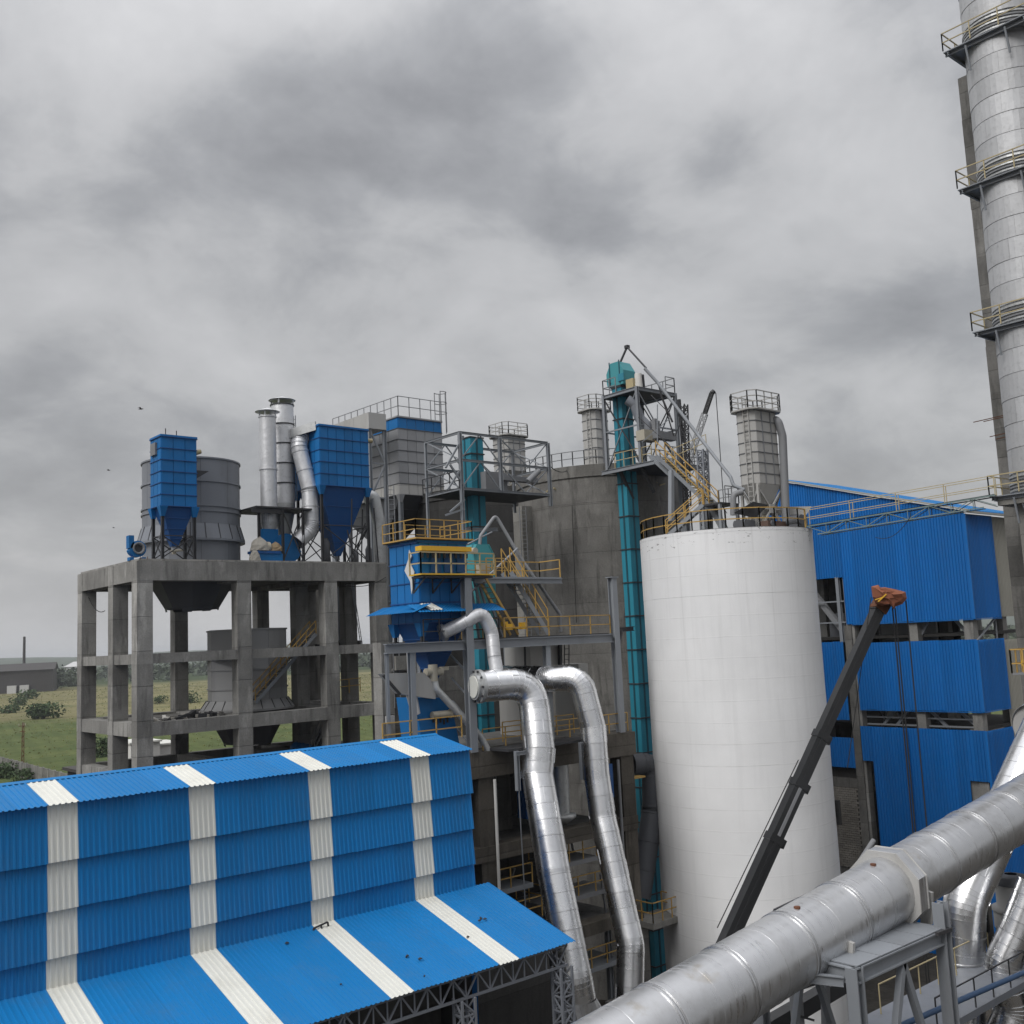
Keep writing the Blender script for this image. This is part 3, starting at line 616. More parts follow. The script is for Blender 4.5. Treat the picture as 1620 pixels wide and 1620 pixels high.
# bent bracket and stain left on the white sheets, tears in the canopy
b = MB(); c = at_y(508, 1466, 38.0)
for a_, d_ in (((-.35, 0), (.3, .12)), ((.3, .12), (.34, -.1)), ((.34, -.1), (-.3, -.22)), ((-.3, -.22), (-.35, 0)), ((0, .06), (.02, -.16))): b.bar(c + Vector((a_[0], 0, a_[1])), c + Vector((d_[0], 0, d_[1])), 0.06)
b.build('bent_bracket', 'dark_steel', shed)
for k, (px, py) in enumerate([(758, 1455), (766, 1451), (640, 1512), (650, 1515), (655, 1518), (532, 1560), (456, 1492), (742, 1483), (672, 1547)]):
    p = at_y(px, py, 35.0); 
    # scraps lying on the canopy
    r = ray(px, py); nrm = Vector((0, -(14.95 - 13.62), 6.66)).normalized(); nrm = Vector((0, -1.55, 5.66)).normalized(); pl = Vector((20, 38.36, 14.95 + .05)); q = CP + r * ((pl - CP).dot(nrm) / r.dot(nrm))
    bb = MB()
    for j in range(3 if k < 1 else 1):
        s_ = random.uniform(.03, .07); c = q + Vector((random.uniform(-.2, .2), random.uniform(-.2, .2), 0)); bb.prism([c + Vector((-s_, -s_ * .6, 0)), c + Vector((s_ * 1.3, -s_ * .4, 0)), c + Vector((s_ * .5, s_, .02)), c + Vector((-s_, s_ * .5, 0))], (0, 0, .04))
    tag(bb.build('scrap', 'dark_steel'), ['largest crumpled scrap of metal lying on the canopy near its corner', 'small scrap right beside the largest one on the canopy corner', 'scrap lying mid-canopy between the two right white strips', 'second scrap of the trio lying mid-canopy', 'lowest scrap of the trio lying mid-canopy', 'small dark scrap low on the canopy near the eave', 'dark scrap lying against the foot of the stepped wall', 'small speck of scrap beside the right white canopy strip', 'lone speck of scrap between mid-canopy and the eave'][k], 'scrap', 'scraps lying on the canopy')

# ================================================================== concrete frame
CXS = [26.94, 34.4, 41.8, 46.5]; CYS = [71.74, 76.5, 83.4]
fr = thing('concrete_tower', 'open grey concrete frame tower carrying filters, fans and stacks on its deck', 'structure', (38, 77, 0))
CW, CD = 1.12, 1.0
for x in CXS:
    for y in CYS:
        if y == 76.5 and x in (34.4,): continue
        for za, zb, g_ in ((0, 17.2, .05), (18.0, 20.5, 0), (21.45, 25.5, .02), (26.2, 31.3, .0)):
            b = MB(); k = CW / 2 + g_ * .3; e = CD / 2 + g_ * .3; b.box((x - k, y - e, za), (x + k, y + e, zb)); b.build('column', 'concrete', fr)
def beam(a, b_, w, z0, z1, mat='concrete'):
    bb = MB(); (xa, ya), (xb, yb) = a, b_
    if ya == yb: bb.box((xa, ya - w / 2, z0), (xb, ya + w / 2, z1))
    else: bb.box((xa - w / 2, ya, z0), (xa + w / 2, yb, z1))
    return bb.build('beam', mat, fr)
for z0, z1, w in ((17.2, 18.0, .9), (20.5, 21.45, 1.02), (25.5, 26.2, .9), (31.3, 32.68, 1.06)):
    for x in CXS:      # nodes where the beams meet
        for y in CYS:
            if y == 76.5 and x == 34.4: continue
            MB().box((x - CW / 2 - .012, y - CD / 2 - .012, z0 - .004), (x + CW / 2 + .012, y + CD / 2 + .012, z1 + .004)).build('beam_joint', 'concrete', fr)
    for y in (71.74, 83.4):
        for xa, xb in zip(CXS, CXS[1:]): beam((xa + CW / 2, y), (xb - CW / 2, y), w, z0 + .01 * random.random(), z1)
    for x in CXS:
        for ya, yb in zip(CYS, CYS[1:]):
            if x == 34.4 and ya == 71.74: beam((x, 71.74 + CD / 2), (x, 83.4 - CD / 2), w, z0, z1)
            elif x != 34.4: beam((x, ya + CD / 2), (x, yb - CD / 2), w, z0, z1)
MB().box((26.6, 71.5, 32.72), (47.3, 83.9, 32.86)).build('deck_slab', 'concrete', fr)
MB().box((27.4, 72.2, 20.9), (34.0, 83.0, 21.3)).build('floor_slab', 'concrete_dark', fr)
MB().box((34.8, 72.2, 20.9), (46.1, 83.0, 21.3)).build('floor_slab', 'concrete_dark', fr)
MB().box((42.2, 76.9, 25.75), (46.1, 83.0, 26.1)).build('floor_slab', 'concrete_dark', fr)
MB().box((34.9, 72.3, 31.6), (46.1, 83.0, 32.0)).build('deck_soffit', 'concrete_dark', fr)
# starter bars left on the deck corners
b = MB()
for x in (26.7, 27.2): b.bar((x, 71.5, 32.8), (x + .03, 71.5, 33.0), .03)
b.build('starter_bars', 'rust', fr)
stair(fr, at_y(500, 1003, 72.6), at_y(404, 1112, 72.6), 0.95, (0, 1, 0), 'grey_steel', 'dark_steel', 'yellow_paint', 0.25, 1.05)
railing(fr, [at_y(535, 1098, 72.9), at_y(570, 1094, 72.9)], step=1.2)
ladder(fr, (44.6, 72.5, 31.2), (45.4, 72.6, 26.2), .5, (0.3, 1, 0), 'grey_steel')
stair(fr, at_y(528, 1130, 74.5), at_y(498, 1195, 74.5), .8, (0, 1, 0), 'dark_steel', 'dark_steel', 'grey_steel')

# rubble on the unfinished floor
def rubble(name, label, c, n, sx, sy, mats, zs=.22):
    rr = random.Random(sum(map(ord, label)))
    t = thing(name, label, 'debris', c)
    for i in range(n):
        p = Vector(c) + Vector((rr.uniform(-sx, sx), rr.uniform(-sy, sy), 0)); a = rr.uniform(0, 3.1); l, w_, h_ = rr.uniform(.3, 1.0), rr.uniform(.08, .35), rr.uniform(.04, zs)
        d = Vector((math.cos(a), math.sin(a), 0)); MB().bar(p + UZ * (h_ / 2 + .01 + .002 * i), p + d * l + UZ * (h_ / 2 + .012 + .002 * i + rr.uniform(0, .25)), w_, h_).build('plank' if l > .6 else 'chunk', rr.choice(mats), t)
rubble('debris_heap', 'dark heap of broken planks and sheets on the unfinished lower floor', (31.2, 73.6, 21.3), 34, 2.6, 1.0, ['dark_steel', 'tarp_grey', 'concrete_dark', 'dark_steel', 'white_cloth'], .35)
rubble('debris_heap', 'litter of pale boards on the lower floor by the corner column', (28.6, 73.4, 21.3), 14, 1.0, .8, ['white_cloth', 'tarp_grey', 'concrete'], .12)
rubble('debris_heap', 'scrap heaped on the upper floor beyond the yellow stair', (46.0, 77.5, 26.1), 22, 2.2, .6, ['dark_steel', 'concrete_dark', 'dark_steel'], .5)
rubble('debris_heap', 'tangle of dark parts at the foot of the frame by the shed ridge', (44.2, 74.5, 17.4), 34, 2.4, 1.6, ['dark_steel', 'cloth_dark', 'concrete_dark', 'grey_steel'], .6)
# site cabins behind the frame
for k, (px, py, w_, h_, lab) in enumerate([(207, 1200, 3.4, 3.3, 'white site cabin half hidden behind the second concrete column'), (245, 1202, 3.2, 3.3, 'white site cabin just right of the corner concrete column')]):
    c = at_d(px, py, 120 + 3 * k); t = thing('site_cabin', lab, 'cabin', (c.x, c.y, 0))
    MB().box((c.x, c.y, 0), (c.x + w_, c.y + 5, c.z + 1.6)).build('wall', 'white_cloth', t); MB().box((c.x - .2, c.y - .2, c.z + 1.6), (c.x + w_ + .2, c.y + 5.2, c.z + 1.8)).build('roof', 'white_sheet', t)
# low dark outbuilding behind the frame foot
c = at_d(300, 1230, 105); t = thing('low_store', 'low dark flat-roofed store behind the foot of the concrete frame', 'building', (c.x, c.y, 0))
MB().box((c.x - 9, c.y, 0), (c.x + 16, c.y + 9, c.z + 1.2)).build('wall', 'concrete_black', t); MB().box((c.x - 9.4, c.y - .4, c.z + 1.2), (c.x + 16.4, c.y + 9.4, c.z + 1.5)).build('roof', 'dark_shed', t)
c = Vector((40.5, 77, 0)); t = thing('equipment_plinth', 'concrete plinth with a blue tarpaulin behind the shed ridge under the frame', 'plinth', c)
MB().box((39.0, 75.6, 0), (43.0, 80, 18.0)).build('block', 'concrete_dark', t)
b = MB(); 
for i in range(3):
    leafc = Vector((41.3 + .35 * i, 76.3, 18.0)); b.lathe(leafc, [(0.62, 0), (0.55, .3), (.3, .55 - .08 * i), (0.01, .62 - .08 * i)], 9, False)
tag(b.build('tarpaulin', 'blue_steel'), 'crumpled blue tarpaulin over parts on the plinth', 'tarpaulin')

# ------------------------------------------------------------------ grey drums and their hoppers
def drum(name, label, c, r, zb, zt, zs, mat, flare=None, cone=None, nseg=10, matc='hopper_plate', npl=5):
    t = thing(name, label, 'hopper', (c[0], c[1], zb)); lv = [zb] + zs + [zt]
    for z0, z1 in zip(lv, lv[1:]):
        for k in range(nseg):      # one rolled plate after another
            a0 = 2 * math.pi * k / nseg + .1; a1 = 2 * math.pi * (k + 1) / nseg + .1 - .006
            MB().lathe((c[0], c[1], 0), [(r, z0 + .012), (r, z1 - .012)], npl, npl > 1, a0, a1).build('shell_plate', mat, t)
        MB().lathe((c[0], c[1], 0), [(r - .03, z1 - .07), (r + .09, z1 - .07), (r + .09, z1 + .05), (r - .03, z1 + .05)], nseg * npl, False, .1, .1 + 2 * math.pi).build('ring_stiffener', mat, t)
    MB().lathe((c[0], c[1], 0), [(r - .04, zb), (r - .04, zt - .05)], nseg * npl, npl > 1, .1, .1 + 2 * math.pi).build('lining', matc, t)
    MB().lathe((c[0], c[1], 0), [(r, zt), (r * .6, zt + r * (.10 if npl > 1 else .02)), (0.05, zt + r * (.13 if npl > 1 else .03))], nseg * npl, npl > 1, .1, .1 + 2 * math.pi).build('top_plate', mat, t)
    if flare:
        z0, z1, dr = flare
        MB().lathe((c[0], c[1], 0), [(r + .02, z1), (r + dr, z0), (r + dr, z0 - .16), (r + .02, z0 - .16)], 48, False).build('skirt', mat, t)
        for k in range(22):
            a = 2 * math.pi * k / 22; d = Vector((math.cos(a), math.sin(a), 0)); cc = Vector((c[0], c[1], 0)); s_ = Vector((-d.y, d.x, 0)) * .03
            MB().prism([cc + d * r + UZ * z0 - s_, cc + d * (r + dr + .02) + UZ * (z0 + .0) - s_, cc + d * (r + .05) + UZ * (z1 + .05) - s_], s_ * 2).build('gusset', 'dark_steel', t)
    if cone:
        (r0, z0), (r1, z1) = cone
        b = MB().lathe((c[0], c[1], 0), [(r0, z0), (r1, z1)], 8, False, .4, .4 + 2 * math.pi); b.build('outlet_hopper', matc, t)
        rr = random.Random(3); b = MB()
        for k in range(16):
            a0 = 2 * math.pi * k / 16; a1 = 2 * math.pi * (k + 1) / 16; h_ = rr.uniform(.05, .3)
            b.add([(c[0] + r1 * math.cos(a0) * 1.0, c[1] + r1 * math.sin(a0), z1 + .02), (c[0] + r1 * math.cos(a1), c[1] + r1 * math.sin(a1), z1 + .02), (c[0] + r1 * .97 * math.cos(a1), c[1] + r1 * .97 * math.sin(a1), z1 - h_), (c[0] + r1 * .97 * math.cos(a0), c[1] + r1 * .97 * math.sin(a0), z1 - h_)], [(0, 1, 2, 3)])
        b.build('torn_edge', matc, t)
    return t
dc = at_d(303, 800, 80.6)
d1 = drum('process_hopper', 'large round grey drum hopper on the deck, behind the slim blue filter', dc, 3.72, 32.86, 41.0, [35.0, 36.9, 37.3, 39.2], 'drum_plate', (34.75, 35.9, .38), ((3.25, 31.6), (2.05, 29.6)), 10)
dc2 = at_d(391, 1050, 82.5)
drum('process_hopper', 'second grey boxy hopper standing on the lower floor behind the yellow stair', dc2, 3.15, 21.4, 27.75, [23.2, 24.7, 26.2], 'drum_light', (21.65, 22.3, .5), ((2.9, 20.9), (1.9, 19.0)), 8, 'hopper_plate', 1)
# ================================================================== bag filters
PANELS = {}
def plate_mesh(w, h, mat, t=0.05):
    k = (round(w, 2), round(h, 2), mat)
    if k not in PANELS: PANELS[k] = MB().box((0, 0, 0), (w, h, t)).mesh('panel', mat)
    return PANELS[k]
def bag_filter(name, label, x0, x1, y0, y1, zh, zt, zo, nx, ny, nz, mat, mat_h, legs_to=None, mat_leg='dark_steel', brace=True, rows_mat=None, hop_off=(0, 0), leg_w=.2, group=None, hop_r=.22, band_mat=None, side_faces='xy'):
    """a panelled casing over a hopper on legs: zh casing foot, zt top, zo outlet"""
    t = thing(name, label, 'filter', ((x0 + x1) / 2, (y0 + y1) / 2, legs_to if legs_to is not None else zo), group)
    MB().box((x0 + .03, y0 + .03, zh), (x1 - .03, y1 - .03, zt - .02)).build('casing', mat, t)
    hz = (zt - zh) / nz
    for j in range(nz):
        mt = rows_mat(j) if rows_mat else mat
        for i in range(nx):
            w = (x1 - x0) / nx; put('panel', plate_mesh(w - .05, hz - .07, mt), t, frame_m((x0 + w * i + .025, y0 + .03, zh + hz * j + .035), (1, 0, 0), (0, 0, 1)))
        for i in range(ny):
            w = (y1 - y0) / ny; put('panel', plate_mesh(w - .05, hz - .07, mt), t, frame_m((x0 + .03, y1 - w * i - .025, zh + hz * j + .035), (0, -1, 0), (0, 0, 1)))
            put('panel', plate_mesh(w - .05, hz - .07, mt), t, frame_m((x1 - .03, y0 + w * i + .025, zh + hz * j + .035), (0, 1, 0), (0, 0, 1)))
    for j in range(nz + 1):
        z = zh + hz * j; q = .075 if j not in (0, nz) else .11
        b = MB()
        for (a, c) in (((x0, y0), (x1, y0)), ((x1, y0), (x1, y1)), ((x1, y1), (x0, y1)), ((x0, y1), (x0, y0))): b.bar((a[0], a[1], z), (c[0], c[1], z), 2 * q, .055)
        b.build('flange', band_mat or mat_h, t)
    MB().box((x0 - .06, y0 - .06, zt + .03), (x1 + .06, y1 + .06, zt + .16)).build('roof_plate', mat, t)
    cx, cy = (x0 + x1) / 2 + hop_off[0], (y0 + y1) / 2 + hop_off[1]; r = hop_r
    top = [(x0 + .12, y0 + .12, zh - .03), (x1 - .12, y0 + .12, zh - .03), (x1 - .12, y1 - .12, zh - .03), (x0 + .12, y1 - .12, zh - .03)]; bot = [(cx - r, cy - r, zo), (cx + r, cy - r, zo), (cx + r, cy + r, zo), (cx - r, cy + r, zo)]
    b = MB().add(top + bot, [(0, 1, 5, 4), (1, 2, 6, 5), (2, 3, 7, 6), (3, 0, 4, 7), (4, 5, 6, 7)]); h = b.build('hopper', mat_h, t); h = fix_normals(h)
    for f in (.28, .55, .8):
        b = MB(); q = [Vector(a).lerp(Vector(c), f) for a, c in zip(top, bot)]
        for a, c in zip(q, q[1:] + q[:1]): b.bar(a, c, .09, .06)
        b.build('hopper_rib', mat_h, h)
    MB().tube((cx, cy, zo + .05), (cx, cy, zo - .35), r * .9, r * .9, 12).build('outlet', 'grey_steel', t)
    if legs_to is not None:
        ps = [(x0 + .14, y0 + .14), (x1 - .14, y0 + .14), (x1 - .14, y1 - .14), (x0 + .14, y1 - .14)]
        for (a, c) in ps:
            MB().prism([(a - .3, c - .3, zh), (a + .3, c - .3, zh), (a + .3, c + .3, zh), (a - .3, c + .3, zh)], (0, 0, -.02)).add([(a - .3, c - .3, zh - .02), (a + .3, c - .3, zh - .02), (a + .3, c + .3, zh - .02), (a - .3, c + .3, zh - .02), (a - .13, c - .13, zh - .75), (a + .13, c - .13, zh - .75), (a + .13, c + .13, zh - .75), (a - .13, c + .13, zh - .75)], [(0, 1, 5, 4), (1, 2, 6, 5), (2, 3, 7, 6), (3, 0, 4, 7)]).build('leg_bracket', mat, t)
            MB().ibeam((a, c, legs_to), (a, c, zh - .7), leg_w, leg_w, .03).box((a - .22, c - .22, legs_to), (a + .22, c + .22, legs_to + .05)).build('leg', mat_leg, t)
        if brace:
            zl, zu = legs_to + .15, (legs_to * .45 + (zh - .7) * .55)
            for (a, c) in zip(ps, ps[1:] + ps[:1]):
                MB().bar((*a, zl), (*c, zu), .07).bar((*c, zl), (*a, zu), .07).bar((*a, zu), (*c, zu), .07).build('brace', mat_leg, t)
    return t

DECK = 32.86
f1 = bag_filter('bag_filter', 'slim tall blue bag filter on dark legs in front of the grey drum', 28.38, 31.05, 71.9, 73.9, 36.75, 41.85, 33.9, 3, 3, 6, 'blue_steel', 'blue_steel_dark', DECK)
b = MB().bar((28.8, 72.1, 41.9), (28.8, 72.1, 42.5), .05).bar((29.7, 72.3, 41.9), (29.7, 72.3, 42.45), .05); b.build('lifting_pin', 'dark_steel', f1)
MB().tube((31.05, 72.3, 40.9), (31.55, 72.3, 41.05), .22, .17, 12).build('pulse_valve', 'pale_yellow', f1)
MB().prism([(31.1, 72.3, 39.6), (32.2, 72.3, 39.6), (31.1, 72.3, 38.9)], (0, 1.0, 0)).build('access_bracket', 'dark_steel', f1)
MB().box((28.2, 72.6, 40.6), (28.36, 73.5, 41.5)).build('junction_box', 'grey_plate', f1)
b = MB().tube((29.72, 72.9, 33.9), (29.72, 72.9, 33.35), .16, .16, 10).tube((29.4, 72.7, 33.55), (30.3, 72.7, 33.65), .09, .09, 8); b.build('rotary_valve', 'motor_cream', f1)
# small blue fan at the deck corner
def fan(name, label, c, r, w, mouth=True, mat='blue_steel', axis=(0, -1, 0)):
    t = thing(name, label, 'fan', c); c = Vector(c); ax = Vector(axis).normalized(); s = ax.cross(UZ).normalized(); hub = c + UZ * (r + .25)
    n = 26; prof = []
    for i in range(n):
        a = 2 * math.pi * i / n; k = r * (0.86 + 0.20 * i / n); prof.append(hub + s * (k * math.cos(a)) + UZ * (k * math.sin(a)))
    fix_normals(MB().prism([p - ax * w / 2 for p in prof], ax * w).build('volute', mat, t))
    MB().prism([hub + s * (r * 1.05) - ax * w / 2, hub + s * (r * .45) - ax * w / 2, hub + s * (r * .45) - ax * w / 2 + UZ * r * 1.5, hub + s * (r * 1.05) - ax * w / 2 + UZ * r * 1.5], ax * w).build('outlet', mat, t)
    if mouth:
        fix_normals(MB().rings([[hub + ax * (w / 2 + d) + (s * math.cos(6.2832 * i / 20) + UZ * math.sin(6.2832 * i / 20)) * q for i in range(20)] for d, q in ((0, r * .62), (.12, r * .6), (.2, r * .72), (.24, r * .72), (.2, r * .5), (.05, r * .45))], False).build('inlet_mouth', 'grey_plate', t))
        fix_normals(MB().tube(hub + ax * (w / 2 + .03), hub + ax * (w / 2 + .05), r * .5, r * .5, 20).build('inlet_disc', 'dark_steel', t))
    b = MB()
    for k in (-.7, .7): b.cbox(c + s * (r * k) + UZ * .12, (.3, .5, .24))
    b.build('foot', mat, t)
    return t
p = at_y(217, 884, 73.2)
fan('centrifugal_fan', 'small blue fan with round inlet at the corner of the deck, left of the drum', (p.x, 73.3, DECK), .62, .55)

# ------------------------------------------------------------------ stacks
def stack(name, label, c, r, z0, z1, seg, mat, cap, skirt=None):
    t = thing(name, label, 'stack', (c[0], c[1], z0)); n = max(2, round((z1 - z0) / seg))
    for i in range(n):
        a, b_ = z0 + (z1 - z0) * i / n, z0 + (z1 - z0) * (i + 1) / n
        MB().tube((c[0], c[1], a + .01), (c[0], c[1], b_ - .01), r, r, 28, False).build('stack_section', mat, t)
        MB().lathe((c[0], c[1], b_), [(r - .02, -.05), (r + .07, -.05), (r + .07, .05), (r - .02, .05)], 28, False).build('flange', 'dark_steel' if seg < 4 else mat, t)
    MB().lathe((c[0], c[1], z1), [(cap, .42), (cap * .5, .62), (.03, .78)], 28, True).lathe((c[0], c[1], z1), [(cap, .42), (cap * .6, .40), (.03, .42)], 28).build('rain_cap', mat, t)
    for k in range(4):
        a = math.pi / 4 + math.pi / 2 * k; MB().bar((c[0] + r * math.cos(a), c[1] + r * math.sin(a), z1 - .1), (c[0] + r * math.cos(a), c[1] + r * math.sin(a), z1 + .46), .09).build('cap_post', mat, t)
    return t
sa = at_y(425.5, 800, 74.5); sb = at_y(449, 790, 76.0)
s1 = stack('exhaust_stack', 'shorter and thinner of the two silver exhaust stacks on the deck', (sa.x, sa.y), .66, 36.2, at_y(424, 660, 74.5).z, 7.0, 'stack_clad', 1.0)
fix_normals(MB().lathe((sa.x, sa.y, 0), [(.66, 37.0), (.66, 36.2), (.42, 34.9), (.40, 34.4)], 24).build('stack_cone', 'galvanised', s1))
s2 = stack('exhaust_stack', 'taller and thicker silver exhaust stack with dark joint rings on the deck', (sb.x, sb.y), .93, 38.0, at_y(448, 642, 76.0).z, 1.75, 'stack_clad', 1.12)
fix_normals(MB().lathe((sb.x, sb.y, 0), [(.93, 38.0), (.93, 37.6), (.50, 35.4), (.48, 34.6)], 24).build('stack_cone', 'galvanised', s2))
ladder(s2, (sb.x + .95, sb.y - .5, 38.2), (sb.x + .95, sb.y - .5, 45.5), .3, (0, 1, 0), 'grey_steel')
# gantry round the stack feet
gt = thing('stack_gantry', 'dark steel gantry standing round the feet of the two stacks', 'gantry', (38.5, 75, DECK))
for (x, y) in ((36.75, 73.4), (38.6, 73.0), (40.4, 73.0), (38.8, 77.0), (36.75, 77.0), (40.6, 77.0)): MB().ibeam((x, y, DECK), (x, y, 37.15), .18, .18, .025).build('leg', 'dark_steel', gt)
MB().box((36.3, 72.9, 37.15), (41.2, 77.3, 37.28)).build('deck', 'dark_steel', gt)
MB().box((36.0, 73.0, 36.75), (38.6, 73.1, 37.12)).build('edge_beam', 'dark_steel', gt)
MB().bar((38.6, 73.0, 33), (40.4, 73.0, 37.0), .08).bar((40.4, 73.0, 33), (38.6, 73.0, 37.0), .08).build('brace', 'dark_steel', gt)
# induced draught fan under the stacks
ft = thing('draught_fan', 'blue draught fan with motor under tarpaulins at the foot of the stacks', 'fan', (38.2, 73.6, DECK))
hub = Vector((39.3, 74.2, 34.15)); n = 28
prof = [hub + Vector((math.cos(6.2832 * i / n), 0, math.sin(6.2832 * i / n))) * (1.05 + .3 * i / n) for i in range(n)]
fix_normals(MB().prism([q + Vector((0, -.5, 0)) for q in prof], (0, 1.0, 0)).build('volute', 'blue_steel', ft))
MB().box((37.3, 73.75, 34.2), (38.6, 74.6, 35.6)).build('outlet_box', 'blue_steel', ft)
MB().box((36.2, 72.9, DECK), (38.5, 74.0, 33.55)).build('base_frame', 'blue_steel', ft)
MB().box((36.0, 72.8, 33.55), (38.3, 73.9, 33.75)).build('bedplate', 'blue_steel_dark', ft)
fix_normals(MB().tube((36.3, 73.4, 34.1), (37.6, 73.4, 34.1), .42, .42, 18).build('motor', 'motor_cream', ft))
def tarp(name, label, c, sx, sy, h, mat):
    rr = random.Random(len(label)); b = MB(); n, k = 14, 5; rings = []
    for j in range(k + 1):
        f = j / k; q = 1 - f * f * .75 if j < k else .02
        rings.append([Vector((c[0] + sx * q * math.cos(6.2832 * i / n) * rr.uniform(.86, 1.1), c[1] + sy * q * math.sin(6.2832 * i / n) * rr.uniform(.86, 1.1), c[2] + h * f * rr.uniform(.92, 1.05))) for i in range(n)])
    b.rings(rings, True, False); return tag(fix_normals(b.build(name, mat)), label, 'tarpaulin')
tarp('tarpaulin', 'grey tarpaulin bundled over the fan motor on the deck', (36.75, 73.3, 33.78), .85, .6, 1.1, 'tarp_grey')
tarp('tarpaulin', 'tan tarpaulin tied over the fan shaft beside the grey one', (38.1, 73.3, 33.78), .65, .45, .75, 'tarp_tan')
tarp('tarpaulin', 'grey sheet hanging over the end of the blue fan base', (36.1, 72.85, DECK), .5, .3, 1.0, 'tarp_grey')
# duct from the big filter down to the fan
dp = [at_y(503, 690, 76.2), at_y(473, 700, 75.2), at_y(485, 770, 74.2), at_y(488, 850, 73.6), at_y(478, 853, 73.6)]
dp = [at_y(500, 684, 75.8), at_y(470, 697, 74.6), at_y(490, 775, 73.9), at_y(492, 836, 73.6), at_y(470, 858, 73.6)]
dt = thing('suction_duct', 'silver duct bending from the top of the big blue filter down to the fan', 'duct', (dp[2].x, dp[2].y, DECK))
clad_pipe(dt, fillet(dp, 1.3, 6), .66, 'stack_clad', 1.6, 24, 'duct_section', .05, False)
fx0 = at_y(506, 720, 72.6).x; fx1 = at_y(583, 720, 72.6).x
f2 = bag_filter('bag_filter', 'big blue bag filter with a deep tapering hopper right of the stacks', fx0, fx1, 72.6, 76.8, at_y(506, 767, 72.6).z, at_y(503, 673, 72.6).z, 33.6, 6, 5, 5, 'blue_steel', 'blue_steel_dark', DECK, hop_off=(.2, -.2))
b = MB(); zt2 = at_y(503, 673, 72.6).z + .2
for k in range(7): b.bar((fx0 - .1, 73 + k * .55, zt2), (fx0 - .1, 73 + k * .55, zt2 + .2), .05)
b.build('lifting_lug', 'grey_plate', f2)
MB().prism([(fx0 - .1, 73.0, zt2 - .5), (fx0 - 1.3, 74.6, zt2 - .9), (fx0 - 1.3, 76.4, zt2 - .9), (fx0 - .1, 76.6, zt2 - .5)], (0, 0, .75)).build('outlet_plenum', 'galvanised', f2)
MB().tube((fx1, 72.9, zt2 - 1.0), (fx1 + .55, 72.9, zt2 - .95), .2, .2, 12).build('pulse_valve', 'pale_yellow', f2)
# column-like stand and pump below the filters (dark clutter under the hoppers)
for k, (x, y, r_, h_, lab) in enumerate([(43.2, 74.3, .35, 2.2, 'dark dust drum standing under the left of the big blue filter'), (46.9, 73.6, .28, 1.6, 'small dark dust drum under the right of the big blue filter'), (45.4, 73.2, .22, 1.2, 'smallest dark dust drum between the filter legs')]):
    tag(MB().lathe((x, y, DECK), [(.02, 0), (r_, 0), (r_, h_ * .8), (r_ * .5, h_), (.02, h_)], 14).build('dust_drum', 'hopper_plate'), lab, 'drum', 'dust drums under the big filter')
tr = thing('scaffold_bracing', 'tangle of dark braces between the big blue filter legs', 'bracing', (45, 73, DECK)); rr = random.Random(8)
for k in range(12):
    a = Vector((rr.uniform(43.5, 48), rr.uniform(72.5, 76), DECK)); e = Vector((rr.uniform(43.5, 48), a.y + rr.uniform(-.4, .4), rr.uniform(35.5, 38.5))); MB().bar(a, e, .08).build('strut', 'dark_steel', tr)
o = pipe(None, fillet([Vector((47.2, 74.5, 38.6)), Vector((47.9, 74.2, 38.9)), Vector((48.3, 74.0, 36.5)), Vector((48.3, 74.0, 26))], 1.0), .55, 'galvanised', 'drop_duct')
tag(o, 'silver duct dropping down at the right of the big blue filter', 'duct')

# ------------------------------------------------------------------ grey panelled filter behind
GY = 79.0
gx0, gx1 = at_y(632, 760, GY).x, at_y(702, 760, GY).x; gz0, gz1 = at_y(634, 782, GY).z, at_y(630, 660, GY).z
def grow(j): return 'blue_steel' if j == 6 else ('grey_panel' if j else 'pale_panel')
f3 = bag_filter('bag_filter', 'huge grey panelled bag filter with a blue top band, behind the big blue one', gx0, gx1, GY, GY + 12.5, gz0, gz1, 36.0, 5, 8, 7, 'grey_panel', 'hopper_plate', 20.0, 'grey_steel', False, grow, leg_w=.35, hop_r=1.0, band_mat='hopper_plate')
railing(f3, [(gx0 - .2, GY + 11.5, gz1 + .16), (gx0 + .1, GY, gz1 + .16), (gx1, GY, gz1 + .16)], 'grey_plate', 1.9, 1.2, .03, mids=(.95,))
b = MB(); cx, cy = gx1 + .1, GY + .2
for k in range(5):
    a0 = -2.2 + k * 1.1; b.bar((cx + .6 * math.cos(a0), cy + .6 * math.sin(a0), gz1 - 1), (cx + .6 * math.cos(a0), cy + .6 * math.sin(a0), gz1 + 3.1), .06)
for z in (gz1 + 1.0, gz1 + 2.0, gz1 + 3.05):
    for k in range(8): a0, a1 = -2.2 + k * .55, -2.2 + (k + 1) * .55; b.bar((cx + .6 * math.cos(a0), cy + .6 * math.sin(a0), z), (cx + .6 * math.cos(a1), cy + .6 * math.sin(a1), z), .06)
b.build('ladder_cage', 'grey_plate', f3)
ladder(f3, (gx1 + .12, GY + .3, 30), (gx1 + .12, GY + .3, gz1), .5, (0, 1, 0), 'pale_yellow')
